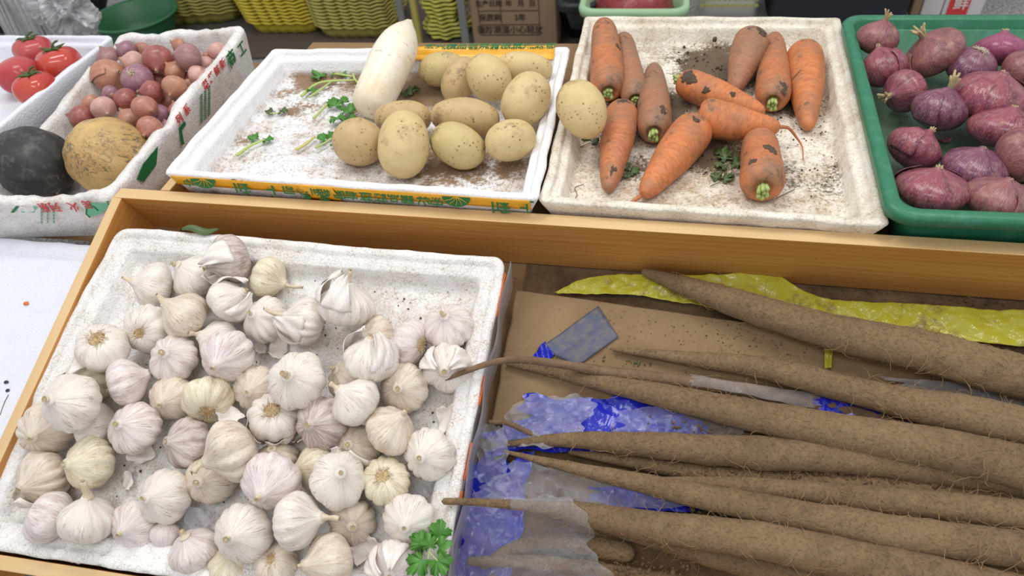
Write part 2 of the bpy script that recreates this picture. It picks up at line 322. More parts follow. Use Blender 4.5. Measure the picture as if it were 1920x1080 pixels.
def film(name, tint, white):
    t = NT(name); tr = t.n('ShaderNodeBsdfTransparent'); tr.inputs[0].default_value = (*tint, 1)
    mx = t.n('ShaderNodeMixShader'); lw = t.n('ShaderNodeLayerWeight'); lw.inputs[0].default_value = .35
    f = t.ramp(lw.outputs[1], 0, 1, white, .5); t.l(f, mx.inputs[0]); t.l(tr.outputs[0], mx.inputs[1]); t.l(t.b.outputs[0], mx.inputs[2])
    t.out(srgb(214, 214, 218), .07, t.noise(70, 4, .6), .7, .004, Specular_IOR_Level=1.); t.l(mx.outputs[0], t.t.nodes['Material Output'].inputs[0]); return t.m
M['film'] = film('clear_film', (.96, .96, .97), .15); M['film_white'] = film('milky_film', (.94, .94, .95), .24)
M['basket_yellow'] = plain('yellow_plastic', (206, 186, 60), .5); M['basket_olive'] = plain('olive_plastic', (178, 168, 88), .5); M['basket_lemon'] = plain('lemon_plastic', (196, 196, 92), .45)
M['basin'] = plain('basin_green', (44, 104, 68), .4); M['black'] = plain('black_plastic', (30, 31, 34), .5); M['navy'] = plain('navy_cloth', (30, 34, 46), .8); M['mint'] = plain('mint_plastic', (164, 200, 156), .4)
M['white_plastic'] = plain('white_plastic', (214, 212, 204), .5); M['redbag'] = skin('red_net', (150, 40, 50), (110, 24, 36), (200, 120, 120), rough=.3); M['carton'] = plain('brown_carton', (142, 118, 94), .85); M['carton_white'] = plain('white_carton', (206, 202, 200), .7); M['grey_post'] = plain('grey_post', (120, 120, 118), .6)
t = NT('terrazzo'); v = t.vor(95); c = t.mix(t.ramp(t.noise(120, 3, .7), .42, .6), srgb(96, 94, 92), srgb(176, 172, 166)); M['floor'] = t.out(c, .45)
M['pallet'] = plain('dark_board', (84, 74, 66), .8)
M['bagwhite'] = film('white_bag_film', (.8, .8, .82), .8)
# ------------------------------------------------------------ store floor
FZ = -.6
tag(MB().box((-6, 7.5, FZ), (7, 7.6, 2.6)).build('wall_back', plain('store_wall', (190, 190, 188), .8), smooth=False), 'plain pale store wall far behind', kind='structure')
tag(MB().box((-6, -2.5, FZ-.05), (7, 7.5, FZ)).build('floor', M['floor'], smooth=False), 'grey speckled terrazzo store floor behind the stand', kind='structure')
# ------------------------------------------------------------ wooden stand
def board(name, parent, P, xdir, up, size, mats):
    """box size (length, thick, height); P = top front left corner; local x along the grain, z up"""
    x = nrm(xdir); z = nrm(np.asarray(up)-np.dot(up, x)*x); y = np.cross(z, x)
    Mt = Matrix(((x[0], y[0], z[0], P[0]), (x[1], y[1], z[1], P[1]), (x[2], y[2], z[2], P[2]), (0, 0, 0, 1)))
    me_ = MB().box((0, 0, -size[2]), (size[0], size[1], 0), 0, 1)
    o = me_.build(name, mats, None, None, False); o.matrix_world = Mt
    bv = o.modifiers.new('b', 'BEVEL'); bv.width = .0015; bv.segments = 2; bv.limit_method = 'ANGLE'
    if parent: o.parent = parent; o.matrix_parent_inverse = parent.matrix_world.inverted()
    return o
stand = thing('wooden_display_stand', 'honey-coloured wooden display stand with rail and boards carrying all the trays', 'display stand', T((0, .9, FZ)))
bpy.context.view_layer.update()
WM = [M['wood'], M['wood_top']]
fb = -NLW*.128
cs = [np.array([0, 0, 0]), np.array([0, .025, 0]), np.array([0, .031, -.027]), fb+np.array([0, .016, 0]), fb]
rv = [c_+np.array([0, 0, 0]) for c_ in cs]+[c_+np.array([1.95, -.039, 0]) for c_ in cs]
rf = [(0, 1, 2, 3, 4), (9, 8, 7, 6, 5)]+[(i, i+5, (i+1) % 5+5, (i+1) % 5) for i in range(5)]
ro = obj('rail', mesh('rail', rv, rf, WM, False, [0, 0, 1, 0, 0, 0, 0]), stand, T(A0+np.array([-.004, -.9, -FZ])))
bv = ro.modifiers.new('b', 'BEVEL'); bv.width = .0015; bv.segments = 2; bv.limit_method = 'ANGLE'
P0 = Lw(.012, 0, -.0005); P1 = Lw(-.012, -.60, -.0005)
board('side_board', stand, P1, P0-P1, NLW, (np.linalg.norm(P0-P1), .017, .128), WM)
board('front_board', stand, Lw(-.03, -.552, -.012), (1, .0, 0), NLW, (1.95, .018, .116), WM)
board('upper_side_board', stand, np.array([-.768+.017, .806, ZR-.001]), (-.004, 1, 0), (0, 0, 1), (.40, .017, .04), WM)
mb = MB().box((0, 0, -.012), (1.92, .66, 0)); o = mb.build('lower_shelf_board', M['wood_dusty'], stand, None, False)
o.matrix_world = ML @ Matrix.Translation((-.015, -.548, -.128))
MB().box((-.750, .813, -.083), (1.15, 1.40, -.071)).build('upper_shelf_board', M['wood_dusty'], stand, T((0, -.9, -FZ)), False)
MB().box((-1.75, .778, -.132), (-.770, 1.40, -.120)).build('upper_shelf_board', M['wood_dusty'], stand, T((0, -.9, -FZ)), False)
mb = MB()
for x, y, top in ((-.80, .32, -.345), (-.80, 1.30, -.122), (1.05, 1.30, -.122), (1.05, .32, -.345), (-1.6, 1.3, -.122)):
    mb = MB().box((x, y, FZ), (x+.045, y+.045, top)); mb.build('leg', M['wood'], stand, T((0, -.9, -FZ)), False)
# ------------------------------------------------------------ foam trays
def rrect(W, D, ins, rc, nseg=10, nside=46):
    a0, a1, b0, b1 = ins, W-ins, ins, D-ins; pts = []
    cs = [((a1-rc, b0+rc), -90), ((a1-rc, b1-rc), 0), ((a0+rc, b1-rc), 90), ((a0+rc, b0+rc), 180)]
    for q in range(4):
        (cx_, cy_), an = cs[q]
        for k in range(nseg+1):
            a = math.radians(an+90*k/nseg); pts.append((cx_+rc*math.cos(a), cy_+rc*math.sin(a)))
        (nx_, ny_), an2 = cs[(q+1) % 4]
        a = math.radians(an2); e = np.array([nx_+rc*math.cos(a), ny_+rc*math.sin(a)]); s_ = np.array(pts[-1])
        for k in range(1, nside): pts.append(tuple(s_+(e-s_)*k/nside))
    return np.array(pts)
def tray(C, prof, rc=.03, seed=1, rough=.0012, rimf=None):
    """C: four local corners FL, FR, BR, BL (x, y); prof: (inset, z) from the outside bottom to the inside floor"""
    C = np.array(C, float); W = (np.linalg.norm(C[1]-C[0])+np.linalg.norm(C[2]-C[3]))/2; D = (np.linalg.norm(C[3]-C[0])+np.linalg.norm(C[2]-C[1]))/2
    V = []; n = None
    for i, (ins, z) in enumerate(prof):
        r = max(rc-ins*.6, .008); p = rrect(W, D, ins, r); n = len(p)
        u = p[:, 0]/W; v = p[:, 1]/D
        q = ((1-u)*(1-v))[:, None]*C[0]+(u*(1-v))[:, None]*C[1]+(u*v)[:, None]*C[2]+((1-u)*v)[:, None]*C[3]
        zz = np.full(n, z, float)
        if rimf is not None: zz = rimf(u, v, zz)
        P = np.column_stack([q, zz])
        if 0 < i: P = P+np.column_stack([sn(P, seed+7, 90), sn(P, seed+8, 90), sn(P, seed+9, 70)*.9])*rough+np.column_stack([sn(P, seed+1, 14), sn(P, seed+2, 14), sn(P, seed+3, 12)])*rough*.18
        V.append(P)
    k = len(V); V = np.vstack(V); F = gridF(k, n, True); F.append(tuple(range(n))[::-1]); F.append(tuple((k-1)*n+j for j in range(n)))
    return V, F
PROF = [(.022, -.070), (.013, -.035), (.005, -.015), (.001, -.004), (.003, -.0005), (.008, 0), (.013, -.0005), (.015, -.004), (.0165, -.009), (.019, -.011), (.025, -.0115), (.028, -.013), (.030, -.018), (.035, -.038), (.038, -.044), (.046, -.0455)]
def quad_tray(name, label, cat, C, prof, mat, Mw, **kw):
    o = obj(name, mesh(name, *tray(C, prof, **kw), mat), None, Mw); return tag(o, label, cat)
def sc(prof, a=1, b=1): return [(p[0]*a, p[1]*b) for p in prof]
# potato tray
PT = [(-.747, .803), (-.1465, .779), (-.155, 1.243), (-.747, 1.226)]
potato_tray = quad_tray('foam_tray', 'white foam tray with yellow printed tape holding potatoes and a white radish', 'tray', PT, PROF, M['foam_potato'], Matrix.Identity(4), rc=.009, seed=3)
CZ = -.012
a_ = [pz(1003, 398, CZ), pz(1675, 437, CZ), pz(1577, 31, CZ), pz(1101, 29, CZ)]
CT = [(max(p[0], -.148), p[1]) for p in a_]; CT[0] = (-.1475, CT[0][1]+.003); CT[3] = (-.1475, CT[3][1])
CT[1] = (CT[1][0], .772); CT[0] = (-.1505, .790); CT[3] = (-.146, CT[3][1])
carrot_tray = quad_tray('foam_tray', 'white foam tray dirty with soil, holding carrots', 'tray', CT, sc(PROF, 1, .92), M['foam_carrot'], T((0, 0, CZ)), rc=.010, seed=5, rough=.0013)
# tomato tray
TT = [(-1.77, .80), (-1.135, .80), (-1.135, 1.285), (-1.77, 1.28)]
tomato_tray = quad_tray('foam_tray', 'clean white foam tray holding four tomatoes at the left', 'tray', TT, [(.012, -.119), (.004, -.02)]+PROF[3:], M['foam_clean'], T((0, 0, 0)), rc=.02, seed=6)
# garlic tray in the lower bin
GT = [(-.038, -.530), (.628, -.530), (.647, -.060), (.020, -.047)]
GPROF = [(.02, -.112), (.006, -.03), (.001, -.004), (.003, -.0005), (.008, 0), (.013, -.0005), (.0155, -.0045), (.019, -.006), (.032, -.007), (.036, -.010), (.041, -.025), (.047, -.031), (.056, -.033)]
GH = -.006
garlic_tray = quad_tray('foam_tray', 'white foam tray filled with garlic bulbs', 'tray', GT, GPROF, M['foam_garlic'], ML @ T((0, 0, GH)), rc=.022, seed=8, rough=.0016)
GFLOOR = GH-.033
# low foam lid at the left
lid = quad_tray('foam_board', 'clean white foam board lying at the left of the garlic bin', 'foam lid', [(-.60, -.70), (-.052, -.70), (-.012, -.054), (-.60, -.045)],
    [(.0, -.06), (0, -.004), (.003, -.0005), (.012, 0), (.028, 0), (.031, -.0025), (.036, -.003), (.05, -.003)], M['foam_clean'], ML @ T((0, 0, -.068)), rc=.012, seed=11)
# shallot box with broken rim
def brk(u, v, z):
    up = z > -.02
    f = -.035+.055*v
    jag = .006*np.abs(sn(np.column_stack([u*3, v*3, u*0]), 4, 9, 3))
    left = np.clip((.22-u)/.15, 0, 1); dip = .028*np.exp(-((v-.86)/.05)**2)+.022*np.clip((.72-v)/.5, 0, 1)
    front = np.clip((.1-v)/.1, 0, 1)*.004*np.sin(u*9)
    return np.where(up, z+f-jag-left*dip+front, z)
SB = [(-1.115, .745), (-.842, .777), (-.822, 1.285), (-1.09, 1.25)]
shallot_box = quad_tray('foam_box', 'white foam box with broken rim and printed sides holding shallots and squashes', 'box', SB,
    [(.010, -.119), (.006, -.08), (0, -.0139), (0, -.004), (.003, 0), (.010, .001), (.017, 0), (.0185, -.006), (.020, -.0135), (.024, -.085), (.028, -.101), (.04, -.104)], M['foam_old'], Matrix.Identity(4), rc=.018, seed=12, rough=.0028, rimf=brk)
# green plastic tray
GZ = .012
g_ = [pz(1667, 404, GZ), pz(1576, 26, GZ)]
GR = [(g_[0][0], g_[0][1]), (g_[0][0]+.60, g_[0][1]+.005), (g_[1][0]+.60, g_[1][1]+.0), (g_[1][0], g_[1][1])]
green_tray = quad_tray('plastic_tray', 'green plastic tray with rolled rim holding red onions', 'tray', GR,
    [(.036, -.082), (.026, -.02), (.018, -.018), (.010, -.018), (.001, -.017), (0, -.006), (.003, -.0008), (.010, 0), (.017, -.0008), (.020, -.004), (.028, -.07), (.031, -.076), (.05, -.077)], M['plastic_green'], T((0, 0, GZ)), rc=.036, seed=13, rough=.0002)
# ------------------------------------------------------------ lettering
def lettering(name, body, size, parent, Mw, mat, ext=.0002, align='CENTER', sx=1.0):
    cu = bpy.data.curves.new(name, 'FONT'); cu.body = body; cu.size = size; cu.extrude = ext; cu.align_x = align; cu.align_y = 'CENTER'; cu.resolution_u = 3; cu.offset = size*.014
    to = bpy.data.objects.new('tmp', cu); COL.objects.link(to); bpy.context.view_layer.update()
    me_ = bpy.data.meshes.new_from_object(to.evaluated_get(bpy.context.evaluated_depsgraph_get())); bpy.data.objects.remove(to)
    me_.materials.clear(); me_.materials.append(mat)
    o = bpy.data.objects.new(name, me_); COL.objects.link(o); o.parent = parent
    o.matrix_world = Mw @ Matrix.Diagonal((sx, 1, 1, 1)); return o
def facing(P, xdir, ydir):
    x = nrm(xdir); y = nrm(np.asarray(ydir)-np.dot(ydir, x)*x); z = np.cross(x, y)
    return Matrix(((x[0], y[0], z[0], P[0]), (x[1], y[1], z[1], P[1]), (x[2], y[2], z[2], P[2]), (0, 0, 0, 1)))
def strip(name, P, mat, parent, thick=.0006):
    """ribbon through rows of points (n x m x 3)"""
    P = np.asarray(P, float); n, m_ = P.shape[:2]; o = obj(name, mesh(name, P.reshape(-1, 3), gridF(n, m_), mat), parent)
    s_ = o.modifiers.new('s', 'SOLIDIFY'); s_.thickness = thick; s_.offset = 0; return o
# yellow tape along the front face (upside-down print)
fl = np.array(PT[0]); fr = np.array(PT[1])
def face(u, z, off=.0015):
    p = fl+(fr-fl)*u; ins = .001+.38*max(0, -z-.004); return np.array([p[0], p[1]+ins-off, z])
us = np.linspace(.022, .978, 30)
strip('yellow_tape', [[face(u, z) for u in us] for z in (-.0045, -.012, -.020, -.0262)], M['tape_yellow'], potato_tray)
fd = np.array([*(fr-fl), 0]); 
for ch, px, dz, sz in (('宁', 332, -.013, .018), ('利', 440, -.0145, .026), ('上', 502, -.0145, .026), ('司', 533, -.0135, .02), ('公', 561, -.0135, .02), ('限', 633, -.0155, .02), ('有', 657, -.0155, .02), ('菜', 686, -.0155, .02), ('蔬', 714, -.0155, .02), ('品', 740, -.0155, .018), ('精', 766, -.0155, .02), ('兴', 797, -.0155, .02), ('宏', 822, -.0155, .02), ('利', 944, -.016, .027), ('上', 993, -.015, .022)):
    X0 = pz(px, 362, dz)[0]; u = (X0-fl[0])/(fr[0]-fl[0]); P = face(min(u, .972), dz, .0030)
    lettering('green_lettering', ch, sz*1.12, potato_tray, facing(P, -fd, (0, 0, -1)), M['print_green'])
def disc_leaf(P, r, name='leaf_logo'):
    b = MB(); a = np.linspace(math.pi, 2*math.pi, 20)
    V = [P]+[P+np.array([math.cos(t)*r, 0, math.sin(t)*r*.85]) for t in a]
    b.add(V, [(0, i, i+1) for i in range(1, 20)]); o = b.build(name, M['print_green'], potato_tray, None, False)
    b = MB()
    for k in range(5):
        a0 = math.pi*(1.15+.16*k); e = P+np.array([math.cos(a0)*r*.9, -.0006, math.sin(a0)*r*.7])
        b.tube([P+np.array([.2*r*(k-2)*.3, -.0006, 0]), (P+e)/2+np.array([.002, -.0003, 0]), e], .0005, 4)
    b.build('logo_veins', M['tape_yellow'], o)
for px in (372, 864):
    X0 = pz(px, 345, -.006)[0]; u = (X0-fl[0])/(fr[0]-fl[0]); disc_leaf(face(u, -.0055, .0032), .021)
# flap of tape folded down
u0 = (pz(565, 370, -.03)[0]-fl[0])/(fr[0]-fl[0]); u1 = (pz(634, 370, -.03)[0]-fl[0])/(fr[0]-fl[0])
fo = strip('tape_flap', [[face(u, z, .0042) for u in np.linspace(u0+(.012*(-z/.04)), u1+.008*(-z/.04), 6)] for z in (-.003, -.015, -.03, -.040)], M['tape_yellow'], potato_tray)
for ch, px, dz, sz in (('利', 588, -.012, .018), ('批', 605, -.012, .02), ('发', 612, -.027, .02), ('零', 577, -.026, .014)):
    X0 = pz(px, 362, dz)[0]; P = face((X0-fl[0])/(fr[0]-fl[0]), dz, .0056); lettering('green_lettering', ch, sz, fo, facing(P, -fd, (0, 0, -1)), M['print_green'])
# tape wrapped over the back rim
bl = np.array([-.747, 1.226]); br = np.array([-.157, 1.243])
def back(u, ins, z): p = bl+(br-bl)*u; return np.array([p[0], p[1]-ins, z])
us = np.linspace(.50, .955, 20)
pr = [(-.0014, -.012), (-.001, -.001), (.002, .0018), (.008, .002), (.014, .0014), (.0165, -.006), (.022, -.0092), (.032, -.0102)]
strip('yellow_tape', [[back(u, i_, z_) for u in us] for i_, z_ in pr], M['tape_yellow'], potato_tray)
us2 = np.linspace(.90, .985, 6)
lt = (0, 1, 0)
bt = nrm([br[0]-bl[0], br[1]-bl[1], 0])
lettering('green_lettering', '宏兴精品蔬菜有限责任公司', .021, potato_tray, facing(back(.745, .0035, .0024), bt, lt), M['print_green'], sx=1.0)
lettering('green_lettering', '13459400400  批发人: 林发楼18659626488  15859221088', .0088, potato_tray, facing(back(.77, .0118, .0024), bt, lt), M['print_green'], sx=1.0)
# print on the shallot box: front face and right face
def sfront(px, z, off=.002): zz_ = z-.032; x = pz(px, 405, zz_)[0]; u = (x+1.115)/.273; return np.array([x, .745+.032*u-off+max(0, -z-.01)*.07, zz_])
def sb_print(body, px, z, size, mat, rot=False, flip=True):
    d = np.array([1, .06, 0]); lettering('printed_characters', body, size, shallot_box, facing(sfront(px, z), -d if flip else d, (0, 0, -1 if flip else 1)), mat)
for ch, px, z, s_ in (('系', 64, -.015, .02), ('列', 84, -.015, .02), ('火', 120, -.016, .02), ('民', 141, -.012, .017)): sb_print(ch, px, z, s_, M['print_red'])
sb_print('司', 190, -.014, .017, M['print_green'])
PM = [M['print_green'], M['print_teal']]
b = MB()
def quadf(pts, mi=0): b.add([sfront(px, z, .0018) for px, z in pts], [(0, 1, 2, 3)], mi)
quadf([(10, -.012), (17, -.012), (20, -.026), (13, -.026)]); b.build('printed_bar', PM, shallot_box, None, False); b = MB(); quadf([(20, -.012), (26, -.012), (30, -.024), (27, -.018)])
quadf([(27, -.013), (52, -.014), (57, -.027), (33, -.026)], 1); b.build('printed_mark', PM, shallot_box, None, False); b = MB()
pts = [(145, -.010), (150, -.022), (158, -.034), (172, -.040), (186, -.032), (190, -.020), (180, -.012)]
b.add([sfront(px, z, .0016) for px, z in pts], [tuple(range(7))], 1)
b.tube([sfront(px, z, .002) for px, z in ((146, -.013), (160, -.018), (174, -.026))], .0012, 4, 0); b.tube([sfront(px, z, .002) for px, z in ((148, -.020), (158, -.033), (172, -.041))], .001, 4, 0); b.build('printed_leaf', PM, shallot_box, None, False)
for k in range(3):
    b = MB()
    for i in range(16):
        x0 = 60+k*11+i*2.0; z0 = -.016-i*.0023
        quadf([(x0, z0), (x0+4, z0), (x0+5, z0-.0014), (x0+1, z0-.0014)], 0 if (i % 3) else 1)
    b.build('printed_stripe', PM, shallot_box, None, False)
def sright(y, z, off=.0022): y = y+.035*(y-.7)/.5; u = (y-.777)/.508; return np.array([-.842+.02*u+off-.05*max(0, -z-.01), y, z-.02])
for ch, y, z, s_, mt in (('工', 1.205, .010, .030, 'print_green'), ('商', 1.165, .010, .034, 'print_green'), ('新', 1.135, .016, .020, 'print_red'), ('鲜', 1.113, .014, .020, 'print_red'), ('蔬', 1.091, .012, .020, 'print_red'), ('菜', 1.070, .009, .020, 'print_red'), ('系', 1.00, .0, .020, 'print_red'), ('列', .975, -.003, .020, 'print_red')):
    lettering('printed_characters', ch, s_, shallot_box, facing(sright(y, z), (0, 1, .06), (0, 0, 1)), M[mt])
for k in range(3):
    b = MB()
    for i in range(14):
        y0 = 1.045+k*.013-i*.002; z0 = .002-i*.0032; b.add([sright(*q, .0016) for q in ((y0, z0), (y0+.009, z0), (y0+.009, z0-.002), (y0, z0-.002))], [(0, 1, 2, 3)])
    b.build('printed_stripe', M['print_green'], shallot_box, None, False)
b = MB(); b.add([sright(*q, .0016) for q in ((.985, -.012), (.965, -.014), (.955, -.044), (.963, -.046), (.970, -.022), (.985, -.020))], [(0, 1, 2, 3, 4, 5)]); b.build('printed_mark', M['print_green'], shallot_box, None, False); b = MB()
b.add([sright(*q, .0016) for q in ((.905, -.010), (.86, -.014), (.835, -.026), (.845, -.040), (.885, -.034))], [(0, 1, 2, 3, 4)])
b.build('printed_leaf', M['print_green'], shallot_box, None, False)
# orange tape and red print on the right side of the garlic tray
def gside(y, z): v = (y+.530)/.470; return np.array([.628+.019*v+.0012-(.0015 if z > -.01 else .003*(-z/.03)), y, z])
gp = strip('plastic_wrap_edge', [[gside(y, z)+np.array([.004+.002*math.sin(y*60), 0, .004+.003*math.sin(y*47)]) for y in np.linspace(-.52, -.066, 60)] for z in (-.006, -.02, -.05, -.085)], M['film_white'], garlic_tray, .0004)
for y0, y1 in ((-.15, -.085), (-.275, -.235), (-.372, -.325), (-.40, -.385)):
    strip('orange_tape', [[gside(y, z)+np.array([.0012, 0, 0]) for y in np.linspace(y0, y1, 8)] for z in (-.002, -.009, -.016)], M['tape_orange'], garlic_tray)
# scrap of tape on the tomato tray corner, red net scrap between trays
strip('printed_tape', [[(-1.0845+i*.0, y, z) for y in np.linspace(1.20, 1.262, 5)] for i, z in enumerate((-.004, -.02, -.04))], M['tape_yellow'], tomato_tray)
for y in (1.208, 1.22, 1.233, 1.246): strip('green_print', [[(-1.0836, y+dy, z) for dy in (0, .006)] for z in (-.006, -.022, -.038)], M['print_green'], tomato_tray)
# ------------------------------------------------------------ garlic
GV = {}
def garlic_parts(R, seed, stem, cut, lean, dmg):
    rs = np.random.RandomState(seed); nl = rs.randint(7, 12); ph = rs.rand()*6.28; wv = .5+.4*rs.rand(); am = .08+.08*rs.rand(); sq = .93+.16*rs.rand()
    prof = [(-.60, .02), (-.62, .12), (-.68, .24), (-.70, .42), (-.62, .66), (-.42, .88), (-.14, .99), (.12, .98), (.36, .84), (.54, .62), (.68, .40), (.80, .26), (.92, .19)]
    def mod(th, t, z, r):
        fall = np.clip(np.sin(np.clip((t-.06)/.86, 0, 1)*math.pi), 0, 1)**.7
        w_ = th+.35*np.sin(th+ph)+.12*np.sin(3*th+ph*2)
        lob = np.abs(np.sin(w_*nl/2+ph))**.75-.65
        r2 = r*(1+am*lob*fall+.05*np.sin(th+ph*1.7)+.03*np.sin(2*th+ph))
        ribs = .008*np.sin(th*38+3*np.sin(th*2+ph)+4*t)*fall
        r2 = r2*(1+ribs); z2 = z*sq+.03*np.sin(2*th+ph*3)*fall
        return z2*R, r2*R*(1+.015*np.sin(z*9+th*3))
    V, F = lathe(prof, 64, 30, mod); F = list(F)
    V = list(V); cap(V, F, [j for j in range(64)][::-1], (0, 0, -.6*R*sq)); cap(V, F, [29*64+j for j in range(64)], (0, 0, .92*R*sq))
    # stem
    L = stem*R; zt = .84*R*sq; n = 9; P = []; 
    for k in range(n):
        s_ = k/(n-1); P.append((lean[0]*R*s_*s_, lean[1]*R*s_*s_, zt+L*s_))
    rr = [R*(.23-.11*min(1, s_*2.2)+.02*math.sin(s_*7+seed))*(1 if cut else (1-.45*s_)) for s_ in np.linspace(0, 1, n)]
    b = MB(); fl_ = .5+.5*rs.rand(); rr = [q*(.75+.4*(seed*37 % 10)/10) for q in rr]; SV, SF = tube(P, rr, 14, True, fl_); SV = SV+np.column_stack([sn(SV, seed, 260), sn(SV, seed+1, 260), SV[:, 0]*0])*.0009
    b.add(SV, SF)
    return V, F, b, P, rr
def make_garlic(px, py, rp, d, mat, stem, layer, label, husk=0, root=True, extra=None, idx=0):
    h = GFLOOR+.026+layer*.030
    return dict(px=px, py=py, rp=rp, d=d, mat=mat, stem=stem, layer=layer, label=label, husk=husk, idx=idx)
